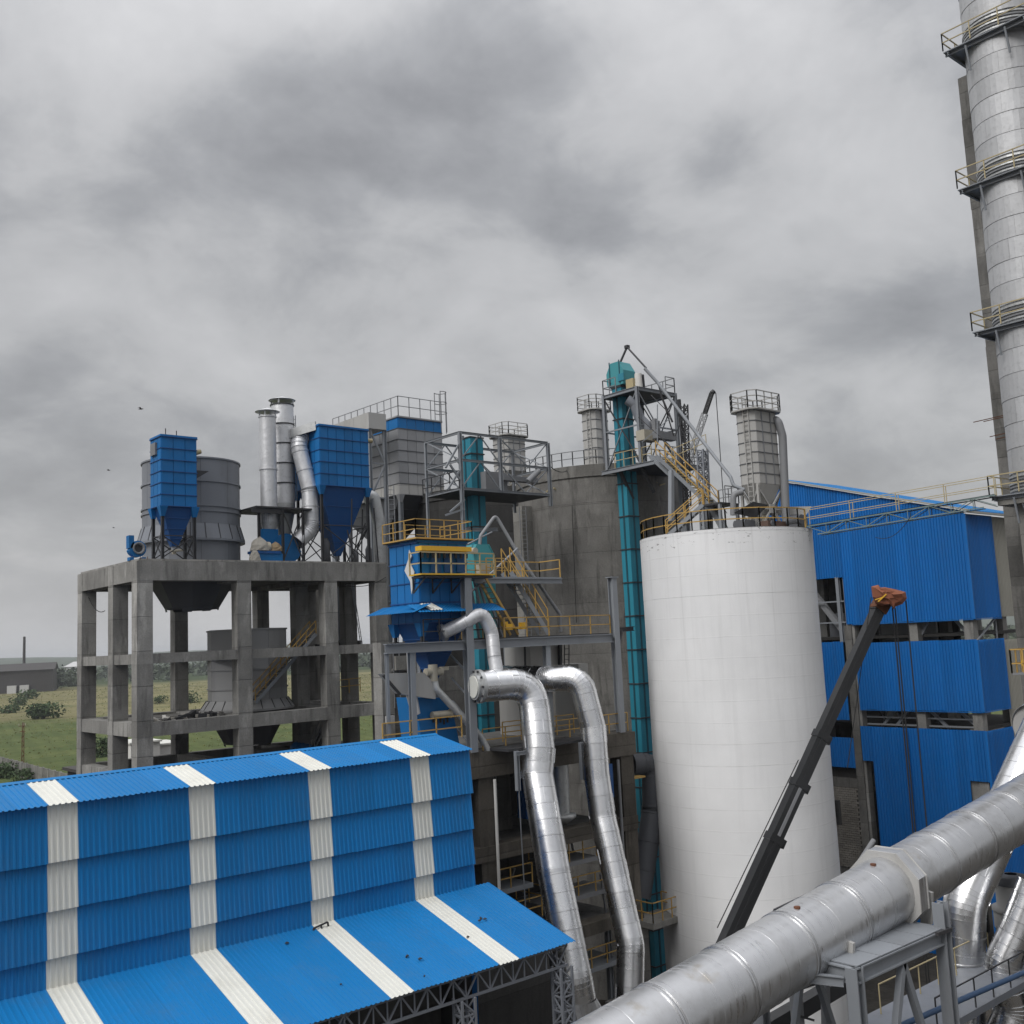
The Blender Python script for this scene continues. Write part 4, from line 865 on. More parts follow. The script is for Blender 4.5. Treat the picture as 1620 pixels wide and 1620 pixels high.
# clean-air plenum box on its trestle
bx0 = gx0 - 3.6; bx1 = gx0 - 1.7; bz0, bz1 = at_y(600, 679, GY - .6).z, at_y(600, 654, GY - .6).z
pb = thing('plenum_box', 'long pale rectangular duct box on a grey trestle beside the grey filter', 'duct', (bx0, GY, 20))
k = 5
for i in range(k): MB().box((bx0, GY - .6 + 2.6 * i, bz0), (bx1, GY - .6 + 2.6 * (i + 1) - .04, bz1)).build('duct_section', 'pale_panel', pb)
for (x, y) in ((bx0 + .15, GY - .4), (bx1 - .1, GY - .4), (bx0 + .15, GY + 6), (bx1 - .1, GY + 6)): MB().ibeam((x, y, 26), (x, y, bz0), .3, .3, .03).build('leg', 'grey_steel', pb)
b = MB()
for j in range(5):
    za, zb = bz0 - 3.2 * (j + 1), bz0 - 3.2 * j; b.bar((bx0 + .15, GY - .4, za), (bx1 - .1, GY - .4, za), .12)
    b.bar((bx0 + .15, GY - .4, za if j % 2 else zb), (bx1 - .1, GY - .4, zb if j % 2 else za), .14)
b.build('brace', 'grey_steel', pb)
# ================================================================== concrete process building, right of the shed
PY = 45.3
pbld = thing('process_building', 'dark open-fronted concrete building behind the two bright silver pipes', 'building', (41.5, 49, 0))
XL, XR = 35.55, 47.35
for x, w in ((XL + .5, 1.05), (XR, 1.1), (29.9, 1.0)):
    for za, zb in ((0, 8.6), (9.3, 14.05), (14.85, 18.55)): MB().box((x - w / 2, PY + .02, za), (x + w / 2, PY + 1.0, zb)).build('column', 'concrete_dirty', pbld)
for x in (30.5, XL + .5, 41.6, XR): MB().box((x - .5, 52.6, 0), (x + .5, 53.4, 19.6)).build('column', 'concrete_dark', pbld)
MB().box((29.2, PY - .12, 18.55), (XR + .72, PY + 1.1, 19.95)).build('beam', 'concrete_dirty', pbld)
MB().box((29.2, PY - .05, 14.05), (XR + .60, PY + .9, 14.85)).build('beam', 'concrete_dirty', pbld)
MB().box((29.2, PY - .05, 8.6), (XR + .60, PY + .9, 9.3)).build('beam', 'concrete_dirty', pbld)
MB().box((XR - .45, PY + 1.1, 18.6), (XR + .6, 53, 19.9)).build('beam', 'concrete_dirty', pbld)
MB().box((29.2, PY + 1.0, 19.7), (XR + .6, 53.4, 20.05)).build('deck_slab', 'concrete_dark', pbld)
MB().box((36.5, 46.4, 14.3), (XR - .4, 53.0, 14.6)).build('floor_slab', 'concrete_dark', pbld)
MB().box((36.5, 46.4, 8.8), (XR - .4, 53.0, 9.1)).build('floor_slab', 'concrete_dark', pbld)
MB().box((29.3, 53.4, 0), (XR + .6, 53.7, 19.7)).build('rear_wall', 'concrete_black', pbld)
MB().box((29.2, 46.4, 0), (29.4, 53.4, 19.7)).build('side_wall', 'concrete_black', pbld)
MB().box((38.9, 49.4, 14.6), (41.2, 49.7, 19.7)).build('partition', 'concrete_dark', pbld)
# platforms, pipes and rails inside the bays
for (xa, xb, y, z, mt) in ((36.2, 39.4, 45.6, 12.3, 'grey_steel'), (41.2, 44.6, 45.6, 12.9, 'grey_plate'), (40.6, 46.4, 46.2, 10.7, 'grey_plate'), (36.4, 40.2, 45.8, 10.3, 'dark_steel'), (41.2, 46.4, 45.7, 6.6, 'grey_steel')):
    MB().box((xa, y, z - .25), (xb, y + 2.6, z)).build('platform', mt, pbld)
    railing(pbld, [(xa, y + 2.4, z), (xa, y + .06, z), (xb, y + .06, z)], 'yellow_paint', 1.1, 1.3)
fix_normals(MB().tube((36.5, 45.1, 18.4), (36.5, 45.1, 10), .09, .09, 10).build('service_pipe', 'white_cloth', pbld))
fix_normals(MB().tube((46.3, 45.1, 18.4), (46.3, 45.1, 9), .09, .09, 10).build('service_pipe', 'grey_plate', pbld))
MB().ibeam((37.0, 46, 14.9), (37.0, 46, 18.5), .4, .4, .04).build('steel_post', 'grey_steel', pbld)
fix_normals(MB().tube((42.6, 46.4, 18.9), (42.6, 46.4, 15.6), .55, .5, 18).lathe((42.6, 46.4, 15.6), [(.5, 0), (.85, -.05), (.85, -.25), (.3, -.6)], 18).build('hanging_duct', 'galvanised', pbld))
MB().box((40.0, 46.6, 15.6), (41.3, 47.4, 19.4)).build('machine_casing', 'blue_steel_dark', pbld)
MB().box((45.3, 45.2, 16.2), (45.9, 45.9, 18.2)).build('control_box', 'blue_steel_dark', pbld)
b = MB(); rr = random.Random(4)
for k in range(22):
    x = rr.uniform(36.6, 46.5); y = rr.uniform(46.6, 50); z = rr.choice((2, 4.5, 9.1, 12.4, 14.6)); b.bar((x, y, z), (x + rr.uniform(-1.8, 1.8), y + rr.uniform(-.5, .5), z + rr.uniform(.6, 3.5)), .1)
b.build('inner_bracing', 'grey_plate', pbld)
for k in range(5): MB().ibeam((36.6 + k * 2.3, 46.3, 0), (36.6 + k * 2.3, 46.3, 8.6), .3, .3, .03).build('steel_post', 'grey_steel', pbld)
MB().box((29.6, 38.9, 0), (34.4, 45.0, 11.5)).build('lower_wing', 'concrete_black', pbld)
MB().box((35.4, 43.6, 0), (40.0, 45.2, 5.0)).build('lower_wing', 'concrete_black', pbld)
railing(pbld, [at_y(606, 1181, PY) * 1.0, at_y(606, 1181, PY) + Vector((5.1, 0, 0))], 'yellow_paint', 1.15, 1.7)
railing(pbld, [(36.0, PY + .1, 20.0), (XR + .3, PY + .1, 20.0)], 'yellow_paint', 1.15, 1.6)
railing(pbld, [(39.2, 47.5, 20.05), (45.0, 47.5, 20.05)], 'yellow_paint', 1.15, 1.4)
# ground-level wall seen under the canopy
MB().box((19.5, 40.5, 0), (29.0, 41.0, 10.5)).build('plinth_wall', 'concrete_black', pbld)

# dark elevator pipe right of the building
et = thing('elbow_duct', 'weathered grey duct elbow between the concrete building and the white silo', 'duct', (49.4, 46.2, 0))
clad_pipe(et, fillet([at_y(1000, 1210, 47.2), at_y(1032, 1208, 46.6), at_y(1033, 1280, 46.6), at_y(1012, 1420, 46.6)], 1.4, 6), .70, 'hopper_plate', 1.6, 22, 'duct_section', .03, False)
MB().box((48.0, 45.4, 17.0), (49.0, 46.0, 17.1)).build('bracket', 'yellow_paint', et)
# small platform on the silo's flank, low down
lp = thing('access_platform', 'small concrete landing with yellow rail between building and white silo', 'platform', (49, 45.5, 0))
c = at_y(1048, 1450, 44.6); MB().box((c.x - 1.6, 43.9, c.z - .35), (c.x + 1.2, 46.0, c.z)).build('deck', 'concrete_pale', lp)
MB().box((c.x - 1.4, 45.0, 0), (c.x - .9, 45.5, c.z - .35)).build('post', 'concrete_dark', lp)
railing(lp, [(c.x - 1.5, 45.8, c.z), (c.x - 1.5, 44.0, c.z), (c.x + 1.1, 44.0, c.z), (c.x + 1.1, 45.6, c.z)], 'yellow_paint', 1.15, 1.0)

# ================================================================== grey steel platform with its tall posts
sp_ = thing('steel_platform', 'grey steel platform on tall posts over the process building deck', 'platform', (38, 47, 20.05))
PZ = 26.1
for x, za, zb, w in ((29.85, 20.05, 25.6, .16), (31.4, 20.05, 25.6, .30), (35.15, 20.0, 29.75, .46), (41.1, 20.05, 25.6, .34), (46.85, 20.0, 29.6, .42)):
    MB().ibeam((x, PY - .05 if w > .4 else PY + .1, za), (x, PY - .05 if w > .4 else PY + .1, zb), w, w, .05, (0, 1, 0)).build('post', 'grey_steel', sp_)
    if w > .4: MB().box((x - .3, PY - .35, zb), (x + .3, PY + .25, zb + .06)).build('cap_plate', 'grey_steel', sp_)
for xa, xb in ((29.7, 34.9), (35.4, 41.0), (41.02, 46.6)): MB().ibeam((xa, PY, 25.83), (xb, PY, 25.83), .3, .52, .05).build('edge_beam', 'grey_steel', sp_)
for x in (33.0, 36.5, 40, 43.4, 46.4): MB().ibeam((x, PY + .2, 25.85), (x, 52.0 if x > 36 else 48.6, 25.85), .2, .4, .04).build('cross_beam', 'grey_steel', sp_)
for (x, y) in ((36.5, 51.8), (43.4, 51.8), (46.4, 51.8)): MB().ibeam((x, y, 20.05), (x, y, 25.6), .3, .3, .03).build('post', 'grey_steel', sp_)
MB().box((36.7, PY + .16, 26.1), (46.5, 50.4, 26.16)).build('deck_grating', 'dark_steel', sp_)
MB().box((35.2, 49.6, 26.1), (36.6, 52, 26.16)).build('deck_grating', 'dark_steel', sp_)
MB().ibeam((46.9, PY + .1, 26.3), (53.2, 49.6, 26.4), .25, .3, .03).build('tie_arm', 'dark_steel', sp_); MB().bar((47.2, PY + .3, 24.6), (48.6, 46.4, 26.2), .2).build('knee_brace', 'dark_steel', sp_)
railing(sp_, [(37.9, PY + .1, 26.15), (46.6, PY + .1, 26.15)], 'yellow_paint', 1.12, 1.75)
railing(sp_, [(38.0, PY + .15, 26.15), (38.0, 49.5, 26.15)], 'yellow_paint', 1.12, 1.75)
railing(sp_, [(32.4, PY + .3, 26.1), (37.7, PY + .3, 26.1)], 'dark_steel', 1.2, 1.1)
b = MB()
for z in (20.6, 21.9, 23.2, 24.5): b.bar((35.0, PY + .2, z), (35.6, 47.5, z + .8), .08)
b.build('knee_brace', 'grey_steel', sp_)
# upper service platform of the hopper filter
up = thing('service_platform', 'yellow-edged service platform with rails round the blue hopper filter door', 'platform', (35, 45, 29.7))
UZ0 = at_y(700, 907, 44.9).z; ua, ub = at_y(667, 907, 44.9).x, at_y(783, 905, 44.9).x
MB().box((ua, 44.9, UZ0 - .08), (ub, 46.1, UZ0)).build('deck', 'bright_yellow', up)
MB().box((ua + .1, 44.98, UZ0 - .22), (ub - .1, 46.0, UZ0 - .12)).build('deck_frame', 'dark_steel', up)
railing(up, [(ua, 46.0, UZ0), (ua, 44.95, UZ0), (ub, 44.95, UZ0)], 'pale_yellow', 1.15, 1.05, .035)
for k in range(3): x = ua + .3 + k * 1.3; MB().bar((x, 46.15, UZ0 - .2), (x, 44.95, UZ0 - .2), .07).bar((x, 46.15, UZ0 - 1.0), (x, 44.95, UZ0 - .2), .07).bar((x, 46.15, UZ0 - 1.0), (x, 46.15, UZ0 - .1), .07).build('bracket', 'dark_steel', up)
a = at_y(790, 910, 47.5); c = at_y(852, 905, 47.5)
MB().box((ub, 46.3, UZ0 - .18), (c.x + .8, 48.4, UZ0 - .06)).build('deck', 'grey_steel', up)
MB().ibeam((ub - .4, 46.3, UZ0 - .3), (c.x + .8, 46.3, UZ0 - .3), .2, .3, .03).build('deck_beam', 'grey_steel', up)
railing(up, [(ub, 48.3, UZ0 - .06), (c.x + .8, 48.3, UZ0 - .06), (c.x + .8, 46.4, UZ0 - .06)], 'yellow_paint', 1.1, 1.3)
railing(up, [(ub + .6, 46.4, UZ0 - .06), (ub + 2.0, 46.4, UZ0 - .06)], 'yellow_paint', 1.1, .8)
for k in range(4): MB().bar((ub + .8 + .6 * k, 47.6, 26.2), (ub + .3 + .3 * k, 47.6, UZ0 - .2), .12).build('strut', 'grey_steel', up)
st = thing('ladder_stair', 'steep yellow stair down from the service platform to the grey platform', 'stair', (37.5, 46.4, 26.15))
stair(st, at_y(767, 912, 45.9), at_y(820, 1004, 45.9), .7, (0, 1, 0), 'yellow_paint', 'pale_yellow', None, .30, depth=.12, sh=.15)
st2 = thing('ladder_stair', 'second steep yellow stair against the big grey silo, with tall handrails', 'stair', (40.5, 47, 26.15))
stair(st2, at_y(808, 905, 47.0), at_y(868, 1003, 46.0), .8, (0, 1, 0), 'grey_steel', 'grey_steel', 'yellow_paint', .28, 1.5, .16)
tag(MB().cbox(at_y(803, 992, 45.6), (.5, .35, .35)).cbox(at_y(798, 987, 45.6), (.35, .25, .25)).build('yellow_bundle', 'bright_yellow'), 'crumpled yellow bundle at the foot of the steep stair', 'bundle')
tag(MB().cbox(at_y(823, 993, 45.8), (.9, .2, .12)).cbox(at_y(826, 990, 45.8), (.3, .3, .4)).build('yellow_bundle', 'bright_yellow'), 'yellow bundle right of the crumpled one, by the stair stringer', 'bundle')

# ------------------------------------------------------------------ blue hopper filter with its skirt roof
HX0 = at_y(663, 900, 46.2).x; HX1 = at_y(739, 900, 46.2).x; HY1 = at_x(617, 900, HX0).y
zb, zt = at_y(664, 985, 46.2).z, at_y(663, 858, 46.2).z
f4 = bag_filter('bag_filter', 'blue hopper filter with a blue skirt roof, standing on the grey platform', HX0, HX1, 46.2, HY1, zb, zt, 24.0, 5, 4, 4, 'blue_steel', 'blue_steel_dark', PZ, 'dark_steel', False, leg_w=.16)
sz = at_y(663, 968, 45.4).z
e = 1.15; xo0, xo1, yo0, yo1 = HX0 - e, HX1 + e, 46.2 - e, HY1 + e
for (o_, xd, yd, ln_) in (((HX0, 46.2, sz + .42), (1, 0, 0), (0, -e, -.45), HX1 - HX0), ((HX0, HY1, sz + .42), (0, -1, 0), (-e, 0, -.45), HY1 - 46.2)):
    zd = Vector(xd).cross(Vector(yd)); zd = zd if zd.z > 0 else -zd
    sheet_row(f4, Vector(o_) - Vector(xd) * .9, xd, yd, zd, ln_ + (2.7 if xd[0] else 1.9), Vector(yd).length, lambda i, t: 'blue_sheet', 'skirt_sheet', 1.0)
sheet_row(f4, (HX0 - .2, 46.0, sz + .46), (.7, .7, 0), (-.5, -.75, -.42), (0, -.3, 1), .9, 1.0, lambda i, t: 'white_sheet', 'skirt_sheet', .9)
ztp = zt + .18
railing(f4, [(HX0 - .3, HY1 + .2, ztp), (HX0 - .3, 46.0, ztp), (HX1 + .3, 46.0, ztp), (HX1 + .3, HY1, ztp)], 'yellow_paint', 1.1, 1.0, .024)
railing(f4, [(HX0 + .8, 48.6, ztp), (HX1 + .3, 48.6, ztp)], 'yellow_paint', 1.1, 1.2, .022)
MB().box((HX0 - .35, 45.9, ztp), (HX1 + .35, 46.05, ztp + .08)).build('toe_board', 'yellow_paint', f4)
MB().box((HX0 - .35, 46.05, ztp), (HX0 - .2, HY1 + .2, ztp + .08)).build('toe_board', 'yellow_paint', f4)
MB().box((HX0 - .3, 46.06, ztp - .05), (HX1 + .3, HY1 + .2, ztp + .02)).build('top_grating', 'dark_steel', f4)
a, c = at_y(661, 868, 45.9), at_y(740, 866, 45.9)
MB().box((a.x, 45.55, a.z - .12), (c.x, 46.15, a.z + .14)).build('manifold_hood', 'bright_yellow', f4)
b = MB()
for k in range(9): x = a.x + .2 + (c.x - a.x - .4) * k / 8; b.tube((x, 45.8, a.z - .18), (x, 45.8, a.z - .5), .09, .07, 8)
b.build('pulse_valves', 'dark_steel', f4)
for k in range(3): x = HX0 + .75 + k * .9; MB().box((x, 46.08, UZ0 + .15), (x + .7, 46.14, UZ0 + 1.35)).build('access_door', 'blue_steel_dark', f4)
# cloth snagged on the side panels
pts = [(648, 870), (652, 880), (648, 888), (656, 905), (655, 925), (652, 940), (650, 920), (641, 903), (647, 885)]
b = MB().prism([at_x(x, y, HX0 - .12) for x, y in pts], (-.05, 0, 0)); tag(fix_normals(b.build('torn_cloth', 'white_cloth')), 'torn white cloth hanging on the side of the blue hopper filter', 'cloth')
# silver duct from the hopper to the barrel
sd_ = thing('hopper_duct', 'silver duct arching from the blue hopper down to the big pipe barrel', 'duct', (37, 45.4, 24))
clad_pipe(sd_, fillet([at_y(700, 1001, 46.0), at_y(735, 985, 45.3), at_y(763, 968, 45.0), at_y(778, 1000, 44.9), at_y(782, 1040, 44.6), at_y(791, 1090, 44.2)], .9, 5), .38, 'stack_clad', .6, 22, 'duct_section', .012, False)
fix_normals(MB().tube(at_y(698, 1002, 46.05), at_y(703, 1000, 46.0), .5, .5, 20).build('flange', 'galvanised', sd_))
# rotary valve, chute and blue crusher below
cv = thing('dust_chute', 'grey inclined chute pipe running down from the blue hopper outlet', 'chute', (33.5, 46, 20))
a = at_y(685, 1066, 46.0)
b = MB().tube(a + Vector((-.5, 0, .1)), a + Vector((.6, 0, .1)), .22, .22, 10).tube(a + UZ * .5, a - UZ * .4, .26, .26, 12).cbox(a + Vector((.75, 0, .25)), (.5, .25, .2)); fix_normals(b.build('rotary_valve', 'motor_cream', cv))
pipe(cv, fillet([at_y(686, 1072, 46.0), at_y(690, 1090, 45.9), at_y(760, 1165, 45.5), at_y(772, 1188, 45.4)], .5), .2, 'galvanised', 'chute_pipe', 14)
pg = thing('chute_hood', 'pale sloping sheet-metal hood under the grey platform beam', 'hood', (31, 46, 21))
pl = [at_y(605, 1066, 45.9), at_y(671, 1064, 45.9), at_y(690, 1084, 45.9), at_y(689, 1106, 45.9), at_y(640, 1099, 45.9), at_y(632, 1097, 45.9)]
fix_normals(MB().prism(pl, (0, .45, 0)).build('hood_plate', 'pale_panel', pg))
MB().bar(pl[0] + Vector((0, -.05, -.05)), pl[5] + Vector((0, -.05, -.05)), .12).build('edge_angle', 'dark_steel', pg)
fix_normals(MB().tube(at_y(650, 1025, 46.6), at_y(652, 1066, 46.6), .26, .26, 12).build('inlet_pipe', 'galvanised', pg))
fix_normals(MB().tube(at_y(650, 1095, 46.3), at_y(658, 1130, 46.3), .3, .25, 12).build('outlet_pipe', 'stack_clad', pg))
cr_ = thing('crusher', 'blue tapered crusher housing with a drive motor behind the yellow rail', 'machine', (33, 46.6, 20.05))
q = [at_y(658, 1104, 46.4), at_y(712, 1104, 46.4), at_y(727, 1165, 46.4), at_y(668, 1165, 46.4)]
q[2].z = q[3].z = 20.3
fix_normals(MB().prism(q, (0, 1.9, 0)).build('housing', 'blue_steel', cr_))
MB().box((q[3].x - .1, 46.2, 20.05), (q[2].x + .2, 48.4, 20.3)).build('base_frame', 'blue_steel_dark', cr_)
a = at_y(700, 1130, 46.1); fix_normals(MB().tube(a + Vector((-.7, 0, 0)), a + Vector((.5, 0, 0)), .2, .2, 12).tube(a + Vector((.5, 0, 0)), a + Vector((.75, 0, 0)), .26, .26, 12).build('drive_motor', 'motor_cream', cr_))
for k in range(5): a = at_y(686 + 5.5 * k, 1139 + (k % 2) * 3, 46.36); MB().cbox(a, (.1, .06, .28)).build('vent_slot', 'dark_steel', cr_)
tag(MB().cbox(at_y(617, 1138, 45.6), (.45, .2, .35)).bar(at_y(617, 1145, 45.6), at_y(617, 1180, 45.6), .06).build('junction_box', 'pale_panel'), 'small pale junction box on a post by the thin steel column', 'box')

# ------------------------------------------------------------------ the two bright lagged pipes
def r_of(v): return v
p1_ = thing('lagged_pipe', 'bright silver lagged pipe bending down from a horizontal barrel, left of the pair', 'pipe', (38.5, 43, 0))
P1 = [at_y(757, 1086, 44.6), at_y(842, 1079, 43.9), at_y(853, 1185, 42.9), at_y(850, 1225, 42.8), at_y(876, 1380, 41.0), at_y(909, 1545, 39.4)]
clad_pipe(p1_, fillet(P1[:3], 1.7, 8)[:-1] + [P1[2], P1[3]] + fillet([P1[3], P1[4], P1[5], P1[5] + Vector((.12, -.1, -1.1))], 2.5, 4)[1:], .87, 'aluminium', .85, 30, lip=.016)
a = at_y(757, 1086, 44.6); d = (P1[1] - P1[0]).normalized()
fix_normals(MB().tube(a - d * .1, a + d * .12, .92, .92, 28).tube(a - d * .3, a - d * .1, .72, .72, 24).build('end_flange', 'galvanised', p1_))
fix_normals(MB().tube(a - d * .36, a - d * .3, .6, .6, 24).build('hatch', 'white_sheet', p1_))
b = MB()
for k in range(10): t_ = 6.2832 * k / 10; s_ = d.cross(UZ).normalized(); b.cbox(a - d * .12 + (s_ * math.cos(t_) + UZ * math.sin(t_)) * .84, (.12, .12, .12))
b.build('flange_bolts', 'dark_steel', p1_)
lo = P1[5] + Vector((.12, -.1, -1.05)); bt = lo + Vector((.7, -.2, -2.6)); hw, hd = 1.5, .8
ring0 = [lo + Vector((.885 * math.cos(6.2832 * i / 24), .885 * math.sin(6.2832 * i / 24), 0)) for i in range(24)]
def sq(i, c, hx, hy):
    t_ = 6.2832 * i / 24; cx_, cy_ = math.cos(t_), math.sin(t_); k = 1 / max(abs(cx_), abs(cy_)); return c + Vector((cx_ * k * hx, cy_ * k * hy, 0))
fix_normals(MB().rings([ring0, [sq(i, bt, 1.35, .8) for i in range(24)]], False, False).build('transition', 'aluminium_dull', p1_)); MB().box(bt - Vector((1.4, .85, bt.z)), bt + Vector((1.4, .85, 0))).build('plenum', 'galvanised', p1_)
p2_ = thing('lagged_pipe', 'bright silver lagged pipe next to the white silo, right of the pair', 'pipe', (43.5, 43, 0))
P2 = [at_y(868, 1074, 45.2) + Vector((-.3, 4.2, .1)), at_y(868, 1074, 45.2), at_y(918, 1072, 43.6), at_y(938, 1150, 43.0), at_y(944, 1228, 42.7), at_y(953, 1290, 42.3), at_y(998, 1495, 40.0), at_y(996, 1585, 39.8)]
clad_pipe(p2_, fillet(P2[:4], 1.4, 8)[:-1] + fillet(P2[3:], 2.0, 4), .74, 'aluminium', .85, 28, lip=.016)
MB().box(P2[7] - Vector((.9, .9, P2[7].z)), P2[7] + Vector((.9, .9, .05))).build('base_box', 'concrete_dark', p2_)
# brackets that carry them
pbk = thing('pipe_bracket', 'grey steel bracket and platform holding the two silver pipes to the building', 'bracket', (39, 43.5, 18))
a, c = at_y(797, 1185, 44.0), at_y(935, 1172, 44.0)
MB().box((a.x, 43.6, a.z - .14), (c.x, 45.2, a.z)).build('shelf', 'dark_steel', pbk)
MB().ibeam((a.x, 43.0, a.z - .2), (a.x + 1.6, 43.0, a.z - .2), .14, .2, .03).build('arm', 'grey_steel', pbk)
for x in (a.x + .3, at_y(906, 1180, 44).x): MB().ibeam((x, 43.3, a.z - 2.2), (x, 43.3, a.z - .1), .22, .22, .03).build('hanger', 'grey_steel', pbk); MB().bar((x + .1, 43.3, a.z - 1.6), (x + 1.2, 43.3, a.z - .2), .12).build('brace', 'grey_steel', pbk)
b = MB().bar((a.x + .35, 43.3, a.z - 2.2), (a.x + .75, 43.6, 8.5), .05); b.build('drop_rod', 'grey_steel', pbk)

# ================================================================== big concrete silos
def rough_silo(name, label, c, r, zt, mat, rim=.25, n=72, mid=None):
    t = thing(name, label, 'silo', (c[0], c[1], 0)); rr = random.Random(int(r * 100)); hs = [0.0]
    while hs[-1] < zt - 2.6: hs.append(hs[-1] + 2.4)
    hs[-1] = zt - 1.2 if zt - hs[-1] < 1.2 else hs[-1]
    prof = []
    for i, z in enumerate(hs + [zt]):
        k = rr.uniform(-.018, .018); prof += [(r + k, z + .02), (r + k, (hs + [zt])[i + 1] - .02)] if i < len(hs) else []
    b = MB()
    for (q0, q1) in zip(prof[::2], prof[1::2]): b.lathe((c[0], c[1], 0), [(q0[0], q0[1] - .03), (q1[0], q1[1] + .03)], n, True)
    b.build('wall', mat, t)
    MB().lathe((c[0], c[1], 0), [(r + .02, zt - .95), (r + .12, zt - .9), (r + .12, zt), (r - .3, zt + .05), (.02, zt + .35)], n, False).build('roof_slab', mat, t)
    return t
S1 = at_d(958.5, 900, 84); S1r = 6.95; S1z = 39.0
ds1 = rough_silo('concrete_silo', 'huge grey concrete silo behind the teal elevator', S1, S1r, S1z, 'silo_grey')
b = MB()
for k, (px, py) in enumerate([(868, 775), (876, 772), (884, 770), (1040, 763), (1052, 765)]):
    p = at_d(px, py, 78.2); a = rng.uniform(0, 3); b.bar(p, p + Vector((math.cos(a), math.sin(a), rng.uniform(-.8, -.3))) * .5, .09)
b.build('foam_scraps', 'pale_yellow', ds1)
# pale shaft with a caged ladder on the silo's left flank
c = at_d(834, 900, 80.5)
MB().box((c.x - .7, c.y - .5, 20), (c.x + .7, c.y + .6, 36.4)).build('ladder_shaft', 'concrete_pale', ds1)
ladder(ds1, (c.x - .95, c.y - .5, 26), (c.x - .95, c.y - .5, 36.3), .5, (.8, -.6, 0), 'grey_plate')
railing(ds1, [(S1.x + 6.6 * math.cos(a), S1.y + 6.6 * math.sin(a), S1z + .1) for a in [math.radians(150 + 8 * k) for k in range(19)]], 'grey_plate', 1.1, 1.8)
S2 = at_d(775, 900, 101); rough_silo('concrete_silo', 'blackish concrete silo farther back, behind the truss frame', S2, 7.2, 40.2, 'concrete_black')
# grey building blocks low behind the platform
blk = thing('pale_housing', 'pale grey sheet housing under the grey platform, behind the pipes', 'housing', (43, 49, 20))
for k, (pa, pb_) in enumerate((((838, 1022), (888, 1062)), ((828, 1062), (858, 1090)), ((916, 1050), (932, 1075)))):
    a, c = at_y(*pa, 49.0), at_y(*pb_, 49.0); MB().box((a.x, 49.0 + .03 * k, 20.05 if k else c.z), (c.x, 51.5, a.z)).build('panel_block', 'pale_panel', blk)
ladder(blk, at_y(893, 1052, 48.8), at_y(893, 1010, 48.8), .4, (1, 0, 0), 'dark_steel')
MB().bar(at_y(886, 1052, 48.8), at_y(886, 1012, 48.8), .2).bar(at_y(832, 1090, 48.8), at_y(830, 1015, 48.8), .1).build('post', 'dark_steel', blk)
# concrete stub wall with a window, left of the hopper
cw = thing('concrete_annex', 'grey concrete annex wall with a dark window behind the thin steel post', 'building', (31, 55, 0))
A0 = at_y(600, 1000, 56).x; MB().box((A0 + .1, 56, 0), (A0 + 1.0, 57.0, 26.2)).build('pier', 'concrete', cw); MB().box((A0 + 1.0, 56.1, 0), (44, 56.6, 24.4)).build('wall', 'concrete_dark', cw)
a, c = at_y(622, 1030, 55.9), at_y(645, 1056, 55.9); MB().box((a.x, 55.98, c.z), (c.x, 56.08, a.z)).build('window', 'cloth_dark', cw); MB().box((a.x - .1, 55.9, c.z - .2), (c.x + .1, 56.09, c.z - .02)).build('sill', 'concrete', cw)
MB().box((A0 + 1.0, 55.7, 24.4), (39, 56.7, 25.3)).build('beam', 'concrete_pale', cw); ladder(cw, (A0 + .95, 55.9, 22), (A0 + .95, 55.9, 36.5), .45, (1, 0, 0), 'grey_plate')
tag(MB().box((48.6, 86, 0), (51.0, 89, 33)).build('concrete_shaft', 'concrete_pale'), 'pale concrete shaft seen through the right bay of the concrete frame', 'shaft')

# ================================================================== teal bucket elevators
def elevator(name, label, c, wx, wy, z0, z1, seg, head=True, off=0.0):
    t = thing(name, label, 'elevator', (c[0], c[1], z0)); z = z0 + off; x0, x1, y0, y1 = c[0] - wx / 2, c[0] + wx / 2, c[1] - wy / 2, c[1] + wy / 2
    while z < z1 - .05:
        e = min(z + seg, z1); MB().box((x0, y0, z + .02), (x1, y1, e - .02)).build('casing_section', 'teal_steel', t)
        MB().box((x0 - .07, y0 - .07, e - .06), (x1 + .07, y1 + .07, e + .02)).build('flange', 'dark_steel', t)
        for (a, q) in (((x0, (y0 + y1) / 2), (.02, .07)), (((x0 + x1) / 2, y0), (.07, .02))): MB().box((a[0] - q[0] - .012, a[1] - q[1] - .012, z + .03), (a[0] + q[0], a[1] + q[1], e - .08)).build('stiffener', 'teal_dark', t)
        z = e
    return t
EC = at_d(989, 760, 75.8); ez1 = at_d(985, 612, 75.8).z
el1 = elevator('bucket_elevator', 'tall teal bucket elevator between the grey silo and the white silo', (EC.x + .1, EC.y - .1), 1.15, .92, 0, ez1, 2.45, off=.4)
hx, hy = EC.x + .1, EC.y - .1; hz = ez1
pr = [(-.88, 0), (-.95, .35), (-.95, 1.05), (-.45, 1.8), (.45, 1.8), (.95, 1.05), (.95, .35), (.88, 0)]
fix_normals(MB().prism([(hx - .65, hy - y * .92, hz + z) for y, z in pr], (1.3, 0, 0)).build('head', 'teal_light', el1))
for y in (-.5, .5): MB().box((hx - .69, hy + y - .04, hz + .1), (hx - .65, hy + y + .04, hz + 1.9)).build('head_rib', 'teal_dark', el1)
MB().box((hx - .72, hy - .95, hz + .25), (hx - .66, hy - .35, hz + .8)).build('inspection_door', 'teal_steel', el1)
b = MB(); a = Vector((hx, hy, hz + 1.85)); tip = at_d(992, 549, 75.5)
b.tube(a, tip, .09, .09, 8).tube(tip, at_d(1022, 582, 73), .07, .07, 8).cbox(tip, (.3, .3, .25)); fix_normals(b.build('vent_pipe', 'dark_steel', el1))
